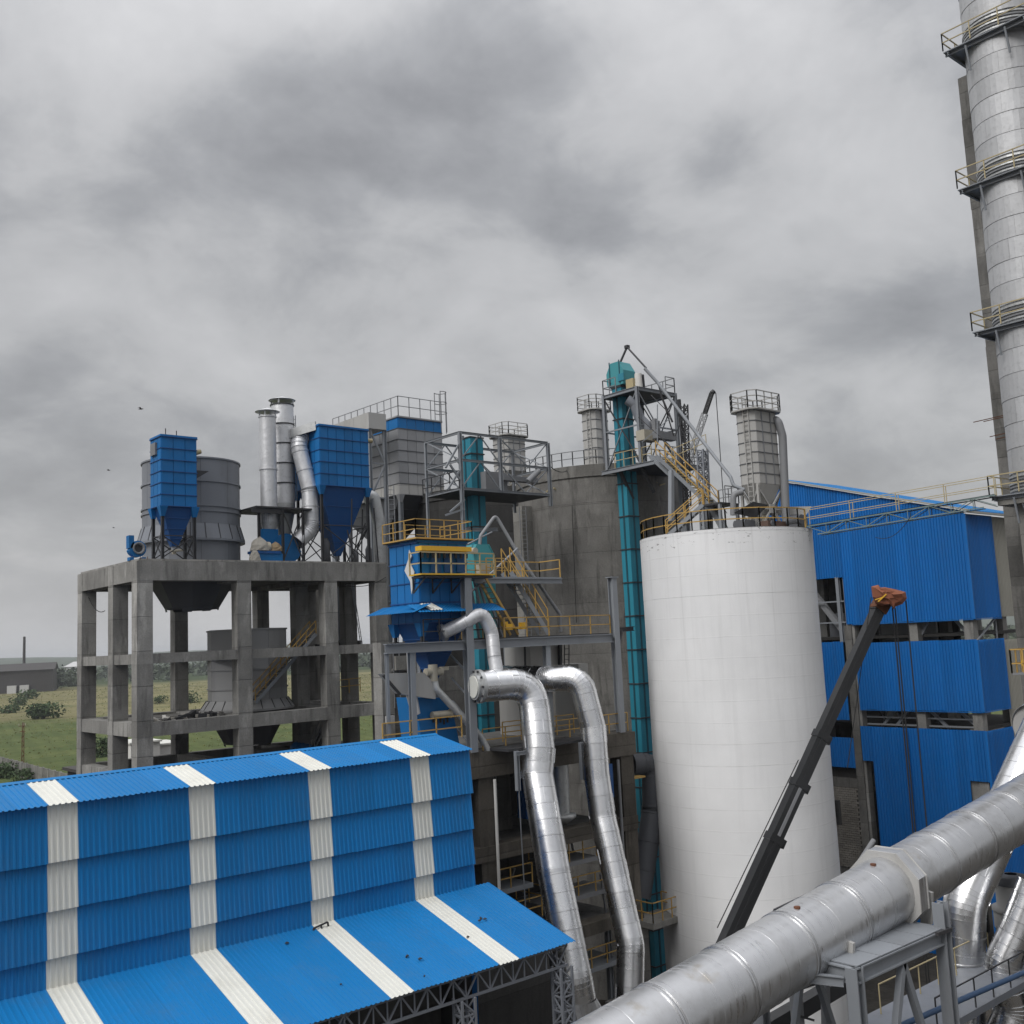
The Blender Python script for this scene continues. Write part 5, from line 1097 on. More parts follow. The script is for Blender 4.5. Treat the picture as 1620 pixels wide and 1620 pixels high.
EC2 = at_d(747, 750, 72); el2 = elevator('bucket_elevator', 'teal bucket elevator inside the truss frame, behind the blue hopper filter', (EC2.x, EC2.y), 1.15, 1.3, 8, at_d(747, 694, 72).z, 2.6)
hb_ = thing('short_elevator', 'short pale teal elevator head box behind the blue hopper filter', 'elevator', at_d(762, 905, 64))
c = at_y(750, 882, 49.5); c1 = at_y(782, 882, 49.5); zt_ = at_y(765, 861, 49.5).z
fix_normals(MB().prism([(c.x, 49.5, 26.2), (c1.x, 49.5, 26.2), (c1.x, 49.5, zt_ - .75), (c1.x - .45, 49.5, zt_), (c.x + .25, 49.5, zt_), (c.x, 49.5, zt_ - .5)], (0, 1.2, 0)).build('casing', 'teal_light', hb_))
MB().prism([(c1.x - .43, 49.44, zt_ - .02), (c1.x + .02, 49.44, zt_ - .77), (c1.x + .02, 50.6, zt_ - .77), (c1.x - .43, 50.6, zt_ - .02)], (.02, 0, .02)).build('cover_plate', 'teal_light', hb_)
fix_normals(MB().tube((c.x - .1, 49.2, zt_ - .45), (c.x - .1, 49.5, zt_ - .45), .2, .2, 14).build('bearing', 'motor_cream', hb_)); MB().box((c.x + .02, 48.9, UZ0), (c.x + .75, 49.4, UZ0 + 1.0)).build('drive_unit', 'motor_cream', hb_)
vp = thing('vent_pipe', 'pale grey pipe bent like an inverted V above the teal head box', 'pipe', at_y(760, 858, 49.5))
pipe(vp, fillet([at_y(759, 862, 49.6), at_y(760, 848, 49.6), at_y(784, 815, 49.8), at_y(822, 880, 49.0), at_y(886, 972, 47.5), at_y(887, 1000, 47.4)], .25), .11, 'grey_plate', 'pipe_run', 10)
pipe(vp, [at_y(742, 940, 46.6), at_y(818, 868, 48.9)], .07, 'grey_steel', 'stay', 8)
MB().ibeam(at_y(737, 838, 50.2), at_y(787, 838, 50.2), .15, .22, .03).build('bracket_beam', 'grey_steel', vp); pipe(vp, [at_y(738, 862, 49.8), at_y(778, 842, 50.1)], .06, 'grey_steel', 'stay', 8)

# truss frame round the second elevator
tf = thing('truss_tower', 'grey steel truss frame on top of the works round the second teal elevator', 'frame', (45, 54, 26))
FY = 54.0
pt = lambda px, py: at_y(px, py, FY)
A, B_ = pt(727, 684), pt(866, 694); xa, xb = A.x, B_.x; z2 = A.z; z1_ = pt(735, 728).z; z0_ = pt(735, 773).z; FD = 4.0
for x, zz in ((xa, 26.2), (xb, z0_ - .8), (pt(792, 740).x, z0_)): 
    MB().ibeam((x, FY, zz), (x, FY, z2), .22, .22, .03).build('column', 'grey_steel', tf); MB().ibeam((x, FY + FD, zz), (x, FY + FD, z2), .16, .16, .03).build('column', 'grey_steel', tf)
for z in (z2, z1_, z0_):
    for y in (FY, FY + FD): MB().ibeam((xa, y, z), (xb, y, z), .12, .17, .02).build('beam', 'grey_steel', tf)
    for x in (xa, xb): MB().ibeam((x, FY, z), (x, FY + FD, z), .12, .17, .02).build('beam', 'grey_steel', tf)
MB().box((xa, FY + .2, z0_ - .1), (xb, FY + FD, z0_ - .04)).build('deck', 'dark_steel', tf)
xm = pt(792, 740).x
for (p, q) in (((xa, z1_), ((xa + xm) / 2, z2)), ((xm, z1_), ((xa + xm) / 2, z2)), ((xm, z1_), ((xm + xb) / 2, z0_)), ((xb, z2), ((xm + xb) / 2 + .3, z1_)), ((xm, z2), ((xm + xb) / 2 + .3, z1_)), ((xb, z1_), ((xm + xb) / 2, z0_)), ((xa, z0_), ((xa + xm) / 2, z1_)), ((xm, z0_), ((xa + xm) / 2, z1_))):
    for y in (FY + .05, FY + FD): MB().bar((p[0], y, p[1]), (q[0], y, q[1]), .07).build('brace', 'grey_steel', tf)
for z in (z0_, z1_):
    for x in (xa, xb): MB().bar((x, FY, z), (x, FY + FD, z + (z2 - z0_) / 2), .07).build('brace', 'grey_steel', tf)
# lower braces left of the frame column
for (p, q) in (((712, 735), (735, 770)), ((708, 775), (730, 740)), ((735, 790), (712, 810)), ((705, 815), (735, 805)), ((705, 740), (733, 690))): MB().bar(pt(*p), pt(*q), .12).build('brace', 'grey_steel', tf)
railing(tf, [(xa - .2, FY + FD + .2, z0_), (xa - .2, FY, z0_)], 'dark_steel', 1.2, 1.0)
fix_normals(MB().tube(pt(835, 762) , pt(852, 745), .22, .22, 12).build('slide_pipe', 'grey_plate', tf)); MB().box((xm - .4, FY + 1.2, z0_), (xm + 1.6, FY + 2.8, z0_ + 1.6)).build('gear_housing', 'grey_plate', tf)
MB().box((xm + .9, FY + .8, z0_ + 1.0), (xb - .4, FY + 1.4, z0_ + 1.35)).build('screw_conveyor', 'grey_plate', tf)
# ================================================================== white silo
WS = Vector((54.95, 42.47, 0)); WR = 5.62; WZ = 32.2
ws = thing('white_silo', 'big round white-painted concrete silo in the middle of the works', 'silo', (WS.x, WS.y, 0))
rr = random.Random(2); b = MB(); z = 0.0; k = 0.0
while z < WZ - .01:      # one slip-form lift above the other
    e_ = min(WZ, z + 1.28); k = rr.uniform(-.008, .008); b.lathe((WS.x, WS.y, 0), [(WR + k, z - .004), (WR + k, e_ + .004)], 120, True); z = e_
b.build('wall', 'silo_white', ws)
MB().lathe((WS.x, WS.y, 0), [(WR + .03, WZ), (WR - .25, WZ + .02), (.02, WZ + .25)], 72, False).build('roof_slab', 'concrete_pale', ws)
a = at_d(1321, 1285, 66.6)
MB().cbox(a + Vector((.05, -.1, 0)), (.18, .5, 1.5)).build('wall_slot', 'cloth_dark', ws)
ring = [(WS.x + (WR - .12) * math.cos(math.radians(t_)), WS.y + (WR - .12) * math.sin(math.radians(t_)), WZ) for t_ in range(120, 296, 11)]
railing(ws, ring, 'yellow_paint', 1.2, 2.1, .032)

# ------------------------------------------------------------------ pale silo-top filters
def top_filter(label, cx, cy, wx, wy, zf, zh, zt, rows, rail=True, mat='pale_panel', legs=True):
    t = thing('silo_filter', label, 'filter', (cx, cy, zf), 'pale filters on the silo tops'); x0, x1, y0, y1 = cx - wx / 2, cx + wx / 2, cy - wy / 2, cy + wy / 2; hz = (zt - zh) / rows; c_ = .24
    octo = lambda z, g=0: [(x0 - g, y0 + c_ - g * .4, z), (x0 + c_ - g * .4, y0 - g, z), (x1 - c_ + g * .4, y0 - g, z), (x1 + g, y0 + c_ - g * .4, z), (x1 + g, y1 - c_ + g * .4, z), (x1 - c_ + g * .4, y1 + g, z), (x0 + c_ - g * .4, y1 + g, z), (x0 - g, y1 - c_ + g * .4, z)]
    for j in range(rows):
        MB().prism(octo(zh + hz * j + .02), (0, 0, hz - .04)).build('casing_section', mat, t); MB().prism(octo(zh + hz * (j + 1) - .04, .04), (0, 0, .045)).build('flange', 'hopper_plate', t)
    for (a, q) in ((x0 + .9, y0), (x1 - .9, y0)): MB().box((a - .04, q - .05, zh), (a + .04, q + .0, zt)).build('stiffener', 'grey_plate', t)
    MB().prism(octo(zt, .35), (0, 0, .1)).build('top_deck', mat, t)
    k = .3; top = octo(zh); bot = [(cx + (p[0] - cx) * .18, cy + (p[1] - cy) * .3, zf + 1.1) for p in top]; fix_normals(MB().rings([[Vector(p) for p in bot], [Vector(p) for p in top]], True, False).build('hopper', mat, t)); MB().tube((cx, cy, zf), (cx, cy, zf + 1.15), .24, .24, 12).build('outlet', 'motor_cream', t)
    if legs:
        ps = [(x0 + .1, y0 + .1), (x1 - .1, y0 + .1), (x1 - .1, y1 - .1), (x0 + .1, y1 - .1)]
        for (a, q) in ps: MB().ibeam((a, q, zf), (a, q, zh), .16, .16, .03).build('leg', mat, t)
        for (a, q) in zip(ps, ps[1:] + ps[:1]): MB().bar((*a, zf + .1), (*q, zh - .3), .11).bar((*q, zf + .1), (*a, zh - .3), .11).bar((*a, (zf + zh) / 2 - .1), (*q, (zf + zh) / 2 - .1), .1).build('brace', mat, t)
        MB().box(((x0 + x1) / 2 - .3, y0 - .02, (zf + zh) / 2 - .4), ((x0 + x1) / 2 + .3, y0 + .04, (zf + zh) / 2 + .2)).build('gusset_plate', mat, t)
    if rail:
        railing(t, [(p[0], p[1], zt + .1) for p in octo(zt, .32)], mat, 1.15, 1.0, .03, True, (.4, .78))
    ladder(t, (x0 - .12, y0 + .3, zf), (x0 - .12, y0 + .3, zt + 1.0), .4, (0, 1, 0), mat)
    return t
c = at_d(1199, 700, 67.6); zt_ = at_d(1195, 646, 66).z
tw = top_filter('pale grey filter tower with railed top on the white silo', c.x, c.y, 2.75, 1.5, WZ + .15, at_d(1200, 765, 66.5).z, zt_, 7)
pipe(tw, fillet([Vector((c.x + 1.3, c.y, zt_ - .5)), at_d(1230, 662, 67.6), at_d(1238, 690, 67.6), at_d(1243, 810, 67.6), at_d(1244, 830, 67.6)], .6), .27, 'grey_plate', 'exhaust_duct', 14)
pipe(tw, fillet([at_d(1175, 778, 66), at_d(1160, 782, 66), at_d(1160, 815, 66)], .5), .2, 'grey_plate', 'inlet_pipe', 12)
MB().box((c.x + .6, c.y + .8, WZ + .15), (c.x + 2.4, c.y + 2.0, WZ + 1.3)).build('fan_housing', 'grey_plate', tw)
MB().prism([at_d(1222, 802, 68.5), at_d(1284, 801, 68.5), at_d(1276, 814, 68.5), at_d(1230, 814, 68.5)], (0, .6, 0)).build('tray', 'pale_panel', tw)
MB().prism([at_d(1162, 812, 65.5), at_d(1192, 795, 65.5), at_d(1215, 800, 65.5), at_d(1195, 820, 65.5)], (0, 0, .06)).build('cover', 'dark_steel', tw)
c = at_d(943, 700, 85); tq = top_filter('pale filter tower left of the teal elevator head, on the grey silo', c.x, c.y, 1.9, 1.6, S1z + .3, at_d(943, 738, 84).z, at_d(943, 648, 84).z, 6)
c = at_d(806, 720, 98); top_filter('pale filter tower behind the truss frame, on the blackish silo', c.x, c.y, 2.6, 2.2, 40.5, at_d(806, 745, 97).z, at_d(803, 690, 97).z, 5)
# clutter on the white silo roof
for k, (px, py, s_, mt, lab) in enumerate([(1178, 826, (1.3, .7, .8), 'hopper_plate', 'dark equipment box at the left foot of the silo-top filter'), (1262, 822, (1.0, .8, 1.0), 'hopper_plate', 'dark blower housing at the right foot of the silo-top filter'), (1225, 828, (2.2, .6, .6), 'rust_dull', 'long rusty duct box on the white silo roof')]):
    p = at_d(px, py, 65.8); z_ = WZ + .15
    t = thing('roof_equipment', lab, 'equipment', (p.x, p.y, z_)); MB().box((p.x - s_[0] / 2, p.y - s_[1] / 2, z_), (p.x + s_[0] / 2, p.y + s_[1] / 2, z_ + s_[2] * .75)).build('housing', mt, t); fix_normals(MB().tube((p.x - s_[0] * .3, p.y - s_[1] / 2 - .1, z_ + s_[2] * .45), (p.x - s_[0] * .3, p.y + s_[1] / 2 + .1, z_ + s_[2] * .45), s_[2] * .33, s_[2] * .33, 14).build('drum', 'hopper_plate', t))

# ================================================================== steel tower round the elevator head
tt = thing('elevator_tower', 'grey steel tower with platforms round the head of the teal elevator', 'tower', (EC.x, EC.y, 38))
PN = at_d(1007, 611, 72.6); TX = PN.x; TY0 = PN.y; TZ = PN.z; TY1 = at_x(955, 634, TX).y; TX1 = at_y(1067, 613, TY0).x
LN = at_d(1033, 720, 72.6); LX = at_d(995, 735, 73).x; LZ = at_d(1000, 733, 72.6).z; LY0 = at_x(1034, 719, TX).y; LY1 = at_x(952, 746, TX).y
MB().box((TX + .1, TY0 + .1, TZ - .1), (TX1 - .1, TY1 - .1, TZ - .02)).build('upper_deck', 'dark_steel', tt)
for (a, q) in (((TX, TY0), (TX, TY1)), ((TX, TY0), (TX1, TY0)), ((TX1, TY0), (TX1, TY1)), ((TX, TY1), (TX1, TY1))): MB().ibeam((*a, TZ - .13), (*q, TZ - .13), .16, .26, .03).build('edge_beam', 'grey_steel', tt)
for (x, y, zb_) in ((TX, TY0, LZ), (TX, TY1, LZ), (TX1, TY0, LZ - 3.6), (TX1, TY1, LZ)): MB().ibeam((x, y, zb_), (x, y, TZ), .22, .22, .03).build('post', 'grey_steel', tt)
for (a, q) in (((TX, TY0), (TX, TY1)), ((TX, TY0), (TX1, TY0)), ((TX1, TY0), (TX1, TY1)), ((TX, TY1), (TX1, TY1))):
    MB().bar((*a, LZ), (*q, TZ - .2), .07).build('brace', 'dark_steel', tt); MB().bar((*q, LZ), (*a, TZ - .2), .07).build('brace', 'grey_steel', tt)
    MB().bar((*a, (LZ + TZ) / 2), (*q, (LZ + TZ) / 2), .10).build('girt', 'grey_steel', tt)
railing(tt, [(TX, TY1, TZ), (TX, TY1 - 1.3, TZ)], 'grey_plate', 1.15, .8)
railing(tt, [(TX, TY1, TZ), (TX1, TY1, TZ), (TX1, TY0, TZ), (TX1 - 1.0, TY0, TZ)], 'grey_plate', 1.15, 1.1)
for k, (x, y) in enumerate(((TX + .8, TY0 + .5), (TX + 1.3, TY0 + .6))): fix_normals(MB().tube((x, y, TZ), (x, y, TZ + 1.15), .3 - .08 * k, .26 - .08 * k, 14).build('drive_motor', 'white_cloth' if not k else 'dark_steel', tt))
MB().box((TX + .3, TY0 + .6, TZ), (TX + .9, TY0 + 1.3, TZ + .8)).build('gearbox', 'pale_yellow', tt)
# lower platform running out beyond the tower
LX1 = TX1 + 1.6
MB().box((TX + .1, LY0, LZ - .12), (LX1, LY1, LZ - .03)).build('lower_deck', 'dark_steel', tt)
MB().ibeam((TX, LY0, LZ - .15), (TX, LY1, LZ - .15), .16, .3, .03).build('edge_beam', 'grey_steel', tt); MB().ibeam((TX, LY0, LZ - .15), (LX1, LY0, LZ - .15), .16, .3, .03).build('edge_beam', 'grey_steel', tt)
railing(tt, [(TX, LY0 + .2, LZ), (TX, LY1 - 1.4, LZ)], 'pale_yellow', 1.1, 1.0, .025)
railing(tt, [(TX + 1.2, LY0, LZ), (LX1, LY0, LZ), (LX1, LY0 + 2.2, LZ)], 'grey_plate', 1.15, 1.0)
MB().bar((TX + .4, LY1 - 1.5, LZ - .2), (TX + 1.6, LY1 - 1.5, LZ - 2.2), .2).build('knee_brace', 'dark_steel', tt); MB().bar((TX + .4, LY0 + 1.6, LZ - .2), (TX + 1.6, LY0 + 1.6, LZ - 2.0), .2).build('knee_brace', 'dark_steel', tt)
# drive on the lower platform, feed chute from the head
for k, (px, py, d_, s_, mt, nm) in enumerate([(1024, 690, 72.8, (1.5, .8, .75), 'motor_cream', 'conveyor_drive'), (1050, 690, 73.2, (2.2, .6, .55), 'grey_plate', 'screw_conveyor'), (1036, 678, 73.2, (.55, .55, 1.1), 'grey_plate', 'valve_body'), (1036, 668, 73.2, (.28, .28, .5), 'grey_plate', 'valve_stem')]):
    p = at_d(px, py, d_); MB().cbox(p, s_).build(nm, mt, tt)
pipe(tt, fillet([at_d(992, 632, 73.2), at_d(1004, 640, 73.2), at_d(1012, 662, 73.2), at_d(1022, 672, 73.2), at_d(1024, 688, 73.2)], .4), .38, 'drum_plate', 'feed_chute', 12)
for (p, q, r_) in (((1044, 622), (1064, 668), .12), ((1042, 610), (1066, 690), .07), ((1074, 632), (1080, 700), .2)): MB().bar(at_d(*p, 72.4), at_d(*q, 72.4), r_).build('hose', 'dark_steel', tt)
lattice(MB(), at_d(1117, 838, 69.6), at_d(1111, 712, 69.6), .5, .5, 12, (0, 1, 0), .1, .06).build('lattice_post', 'drum_plate', tt)
lattice(MB(), at_d(1087, 800, 71.5), at_d(1082, 640, 71.5), .38, .38, 16, (0, 1, 0), .07, .04).build('lattice_post', 'dark_steel', tt)
railing(tt, [at_d(1064, 735, 72), at_d(1118, 712, 69.8)], 'pale_yellow', 1.1, .9, .02)
for k, (p, q) in enumerate((((1010, 660), (1060, 705)), ((1062, 660), (1015, 700)), ((1030, 625), (1060, 655)), ((1070, 640), (1100, 705)), ((1068, 690), (1088, 640)), ((1040, 640), (1040, 700)), ((1085, 715), (1112, 760)), ((1112, 722), (1086, 765)))): MB().bar(at_d(*p, 71.8), at_d(*q, 71.2), .055).build('thin_brace', ['dark_steel', 'grey_steel'][k % 2], tt)
# long vent pipe sloping from the tower down to the silo-top filter
vp = thing('slant_pipe', 'long grey pipe slanting from the tower down to the silo-top filter', 'pipe', at_d(1100, 690, 70))
pipe(vp, fillet([at_d(1020, 583, 72.5), at_d(1040, 605, 72.2), at_d(1104, 688, 70.2), at_d(1156, 755, 67), at_d(1160, 768, 66.8), at_d(1178, 775, 66.5)], .5), .115, 'grey_steel', 'pipe_run', 12)
# column under the right end of the tower
MB().ibeam((TX1 + .1, TY0 - .1, WZ - 3), (TX1 + .1, TY0 - .1, LZ), .5, .5, .05).build('main_post', 'grey_steel', tt)

# stairs from the tower down to the white silo roof
ss = thing('silo_stair', 'steel stair flight with yellow rails from the tower down to the landing', 'stair', (56, 45, WZ))
A = at_d(1039, 722, 71.2); B2 = at_d(1126, 797, 67.4)
SXN = (A.x + B2.x) / 2
A = at_x(1038, 721, SXN); B2 = at_x(1122, 800, SXN)
stair(ss, A, B2, 1.0, (1, 0, 0), 'grey_steel', 'pale_yellow', 'yellow_paint', .24, 1.05)
LA, LB = B2.y, B2.y - 1.6
MB().box((SXN - .9, LB, B2.z - .12), (SXN + 1.1, LA, B2.z)).build('landing', 'dark_steel', ss)
for (x, y) in ((SXN - .8, LB + .1), (SXN + 1.0, LB + .1), (SXN - .8, LA - .1), (SXN + 1.0, LA - .1)): MB().ibeam((x, y, WZ + .1), (x, y, B2.z - .12), .18, .18, .03).build('landing_post', 'grey_steel', ss)
railing(ss, [(SXN + 1.1, LB, B2.z), (SXN + 1.1, LA, B2.z)], 'grey_plate', 1.1, .8); railing(ss, [(SXN - .3, LB, B2.z), (SXN + 1.1, LB, B2.z)], 'grey_plate', 1.1, .8)
s3 = thing('silo_stair', 'short lower stair with yellow rails from the landing to the white silo roof', 'stair', (54.5, 45, WZ))
C1 = Vector((SXN - .9, LA - .2, B2.z)); C2 = at_d(1042, 845, 64.5); C2 = Vector((SXN - 2.3, LA + 1.9, WZ + .12))
dd = (C2 - C1); sd2 = Vector((dd.y, -dd.x, 0)).normalized()
stair(s3, C1, C2, .9, sd2, 'grey_steel', 'grey_steel', 'yellow_paint', .22, 1.1)
MB().bar(at_d(1062, 745, 70), at_d(1062, 825, 69), .3).build('post', 'grey_steel', ss); MB().bar(at_d(1030, 722, 72), at_d(1060, 750, 71), .3).build('knee_brace', 'grey_steel', ss)
MB().ibeam(at_d(1120, 795, 69.0), at_d(1121, 842, 69.0), .45, .45, .05).build('post', 'drum_plate', ss); MB().bar(at_d(1127, 802, 68), at_d(1146, 838, 67), .4).build('knee_brace', 'grey_steel', ss)

# ================================================================== lattice crane far behind
lc = thing('lattice_crane', 'far crawler crane whose pale lattice jib rises behind the stair tower', 'crane', at_d(1095, 760, 125).xyz * Vector((1, 1, 0)) if False else (at_d(1095, 760, 125).x, at_d(1095, 760, 125).y, 0))
a = at_d(1066, 800, 125); tip = at_d(1126, 622, 122); mid = a.lerp(tip, .82); base = a + (a - tip) * ((a.z - 3) / (tip.z - a.z))
lattice(MB(), base, mid, .58, .58, 80, (0, 0, 1), .09, .055).build('jib', 'grey_panel', lc)
lattice(MB(), mid, tip, .34, .34, 8, (0, 0, 1), .13, .1).build('jib_tip', 'crane_black', lc)
fix_normals(MB().tube(tip + RH * .0, tip + RH * .3 + UZ * .25, .3, .3, 12).build('sheave', 'crane_black', lc))
MB().bar(tip + RH * .5, Vector((tip.x + .4, tip.y - .3, 5)), .07).build('hoist_rope', 'rope', lc)
c = Vector((base.x, base.y, 0)); MB().box(c + Vector((-2, -2, 1.2)), c + Vector((2.5, 2, 3.6))).build('cab', 'bright_yellow', lc)
for s_ in (-2.2, 1.4): MB().prism([c + Vector((-3, s_, .3)), c + Vector((-2.4, s_, 0)), c + Vector((2.4, s_, 0)), c + Vector((3, s_, .3)), c + Vector((2.6, s_, 1.2)), c + Vector((-2.6, s_, 1.2))], (0, .8, 0)).build('crawler_track', 'crane_black', lc)

# ================================================================== blue clad building on the right
BX, BY = 79.0, 37.7
bb = thing('clad_building', 'tall building clad in bands of blue ribbed sheets, right of the white silo', 'building', (83, 45, 0))
def front(y_lo, y_hi, z0, z1, z1b=None, mat='blue_cladding'):
    """sheets hung on the front from y_hi down to y_lo; the top edge may rise"""
    y = y_lo; i = 0; sl = 0.0 if z1b is None else (z1b - z1) / (y_hi - y_lo)
    while y < y_hi - .05:
        w = min(1.0, y_hi - y); zt = z1 + sl * (y + w - y_lo)
        put('wall_sheet', sheet_mesh(w, round(zt - z0, 2), mat, .25, .075, -sl), bb, frame_m((BX - .02 - .004 * (i % 2) - random.uniform(0, .006), y + w, z0 + random.uniform(-.02, .02)), (0, -1, 0), (0, 0, 1), (-1, 0, 0)))
        y += w; i += 1
RS = (39.9 - 34.35) / (56.5 - BY + .5); rz = lambda y: 34.30 + RS * (y - BY + .5)
front(BY, 48.8, 26.0, rz(BY), rz(48.8)); front(48.8, 56.0, 30.05, rz(48.8), rz(56.0))
front(BY, 48.2, 18.87, 24.4); front(49.3, 56, 17.9, 24.55)
front(BY + 1.6, 47.4, 0.0, 17.45); front(47.4, 48.35, 14.6, 17.45); front(BY, BY + 1.6, 13.6, 17.45); front(BY, BY + .9, 0, 10.6); front(49.1, 56, 13.95, 16.45)
def side(x0, x1, z0, z1, mat, y=BY):
    x = x0; i = 0
    while x < x1 - .05:
        w = min(1.0, x1 - x); put('wall_sheet', sheet_mesh(w, round(z1 - z0, 2), mat, .25, .075), bb, frame_m((x, y - .02 - .004 * (i % 2), z0), (1, 0, 0), (0, 0, 1), (0, -1, 0))); x += w; i += 1
side(BX, 83.5, 26.0, 34.2, 'blue_cladding'); side(BX, 83.5, 18.87, 24.35, 'blue_cladding'); side(BX, 83.5, 0, 17.4, 'blue_cladding')
side(83.6, 91, 26.05, 34.2, 'pale_cladding', BY + .15); side(83.6, 91, 0, 24.2, 'pale_cladding', BY + .15)
for z0, z1 in ((26.0, 34.2), (18.87, 24.35), (0, 17.4)): MB().bar((BX - .06, BY - .06, z0 - .03), (BX - .06, BY - .06, z1), .16, .16).build('corner_flashing', 'blue_cladding', bb)
for z in (26.0, 18.87): MB().box((BX - .11, BY, z - .09), (BX + .05, 48.2, z - .03)).build('drip_trim', 'blue_cladding', bb); MB().box((BX, BY - .11, z - .09), (83.5, BY + .05, z - .03)).build('drip_trim', 'blue_cladding', bb)
fix_normals(MB().tube((BX - .2, 44.1, 17.3), (BX - .2, 44.1, 0), .09, .09, 10).build('downpipe', 'blue_cladding', bb))
# monopitch roof
yd = Vector((0, 56.5 - (BY - .5), 39.9 - 34.35)); y = BX - .35; i = 0
while y < 91:
    put('roof_sheet', sheet_mesh(1.0, yd.length, 'blue_sheet', .25, .075), bb, frame_m((y, BY - .5, 34.38 + .004 * (i % 2)), (1, 0, 0), yd, Vector((1, 0, 0)).cross(yd))); y += 1.0; i += 1
MB().bar((BX - .28, BY - .5, 34.45), (BX - .28, 56.5, 40.0), .22, .10).build('verge_flashing', 'pale_cladding', bb)
MB().bar((BX - .3, BY - .45, 34.3), (91, BY - .45, 34.3), .18, .16).build('gutter', 'pale_cladding', bb)
# the frame seen through the open bands
for y in (BY + .6, 42.9, 48.55, 54.5):
    for x in (BX + .5, 84.6, 90): MB().box((x - .38, y - .38, 0), (x + .38, y + .38, 34.0)).build('column', 'concrete', bb)
MB().box((BX - .03, 48.4, 0), (BX + .9, 49.08, 25.9)).build('column', 'concrete_dark', bb)
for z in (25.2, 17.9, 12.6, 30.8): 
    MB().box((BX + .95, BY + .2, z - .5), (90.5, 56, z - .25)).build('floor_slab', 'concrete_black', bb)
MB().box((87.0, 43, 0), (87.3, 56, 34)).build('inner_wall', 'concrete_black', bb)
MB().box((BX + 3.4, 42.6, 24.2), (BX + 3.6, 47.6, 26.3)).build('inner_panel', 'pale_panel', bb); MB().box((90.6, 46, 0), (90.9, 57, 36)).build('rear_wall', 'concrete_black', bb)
for (ya, yb, z0, z1) in ((38.3, 39.8, 24.3, 26.1), (41.0, 42.6, 17.4, 18.9), (45.6, 44.2, 17.4, 18.9), (46.8, 45.4, 17.4, 18.9), (43.0, 41.8, 24.3, 26.1), (38.4, 40.2, 17.4, 18.9)): MB().bar((BX + .9, ya, z0), (BX + .9, yb, z1), .22).build('diagonal', 'grey_steel', bb)
for (ya, yb, z0, z1) in ((45.4, 46.6, 16.6, 19.2), (43.6, 45.0, 16.6, 19.2), (46.9, 48.0, 16.8, 19.0), (42.2, 43.4, 16.6, 19.2)): MB().bar((BX + 2.4, ya, z0), (BX + 2.4, yb, z1), .10).bar((BX + 2.4, yb, z0), (BX + 2.4, ya, z1), .10).build('lattice_girder', 'grey_plate', bb)
for z in (18.2, 17.6): MB().bar((BX + .6, BY + .5, z), (BX + .6, 48, z), .12).build('girt', 'grey_steel', bb)
MB().bar((BX + .3, 37.9, 24.2), (83.4, 37.9, 26.2), .14).bar((BX + 3.9, 37.9, 24.2), (BX + 3.9, 37.9, 26.2), .12).build('diagonal', 'grey_steel', bb)
for y in (49.4, 52.2): MB().ibeam((BX + .1, y, 24.5), (BX + .1, y, 30.1), .3, .3, .03).build('opening_post', 'grey_steel', bb)
for z in (26.2, 28.0): MB().bar((BX + .08, 48.9, z), (BX + .08, 55, z), .12).build('opening_rail', 'grey_steel', bb)
MB().bar((BX + .6, 52.4, 29.2), (BX + .6, 49.2, 25.0), .45).build('chute', 'grey_plate', bb); MB().box((BX + 1.4, 49.8, 24.8), (BX + 3, 51.4, 27)).build('machine', 'hopper_plate', bb)
# block infill low down beside the silo
bm_ = MB().box((0, 0, 0), (.38, .12, .17)).mesh('concrete_block', 'block'); z = 5.6; j = 0
while z < 12.2:
    y = 49.15 + (.2 if j % 2 else 0)
    while y < 51.7: put('concrete_block', bm_, bb, frame_m((BX + .3 + random.uniform(-.012, .012), y, z), (0, 1, 0), (-1, 0, 0), UZ)); y += .4
    z += .19; j += 1
MB().box((BX + .32, 49.1, 0), (BX + .5, 56, 12.2)).build('infill_wall', 'concrete_dark', bb); MB().box((BX + .15, 49.1, 12.25), (BX + .8, 56, 13.0)).build('lintel', 'concrete_dark', bb)
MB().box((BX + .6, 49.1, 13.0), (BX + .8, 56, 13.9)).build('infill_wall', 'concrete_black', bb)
MB().box((BX + .25, BY + .95, 10.5), (BX + .5, BY + 1.7, 13.7)).build('column_face', 'concrete', bb)

# ================================================================== chimney stack at the right edge
CH = Vector((63.35, 24.75, 0)); CR = 2.22
ch = thing('chimney_stack', 'tall silver plated chimney with railed ring platforms at the right edge', 'chimney', (CH.x, CH.y, 33))
lv = [33.2, 43.25, 52.3, 61.35, 70.4]
rows = 0
for z0, z1 in zip(lv, lv[1:]):
    n = 6; hz = (z1 - z0 - 1.25) / n
    for j in range(n):
        a0 = random.uniform(0, 1); nn = 7; zz = z0 + 1.2 + hz * j
        for k in range(nn):
            s_, e_ = a0 + 6.2832 * k / nn, a0 + 6.2832 * (k + 1) / nn - .004; dr = .012 * random.random()
            MB().lathe((CH.x, CH.y, 0), [(CR - .03, zz + .01), (CR + .02 + dr, zz + .01), (CR + dr, zz + hz - .012), (CR - .03, zz + hz - .012)], 6, False, s_, e_).build('shell_plate', 'chimney_clad', ch)
    MB().lathe((CH.x, CH.y, 0), [(CR - .06, z0), (CR - .06, z1)], 40).build('liner', 'galvanised', ch)
    for q in range(5): MB().lathe((CH.x, CH.y, z0 + .15 + q * .2), [(CR - .06, 0), (CR + .08, 0), (CR + .08, .1), (CR - .06, .1)], 40, False).build('bellows_ring', 'grey_plate' if q % 2 else 'galvanised', ch)
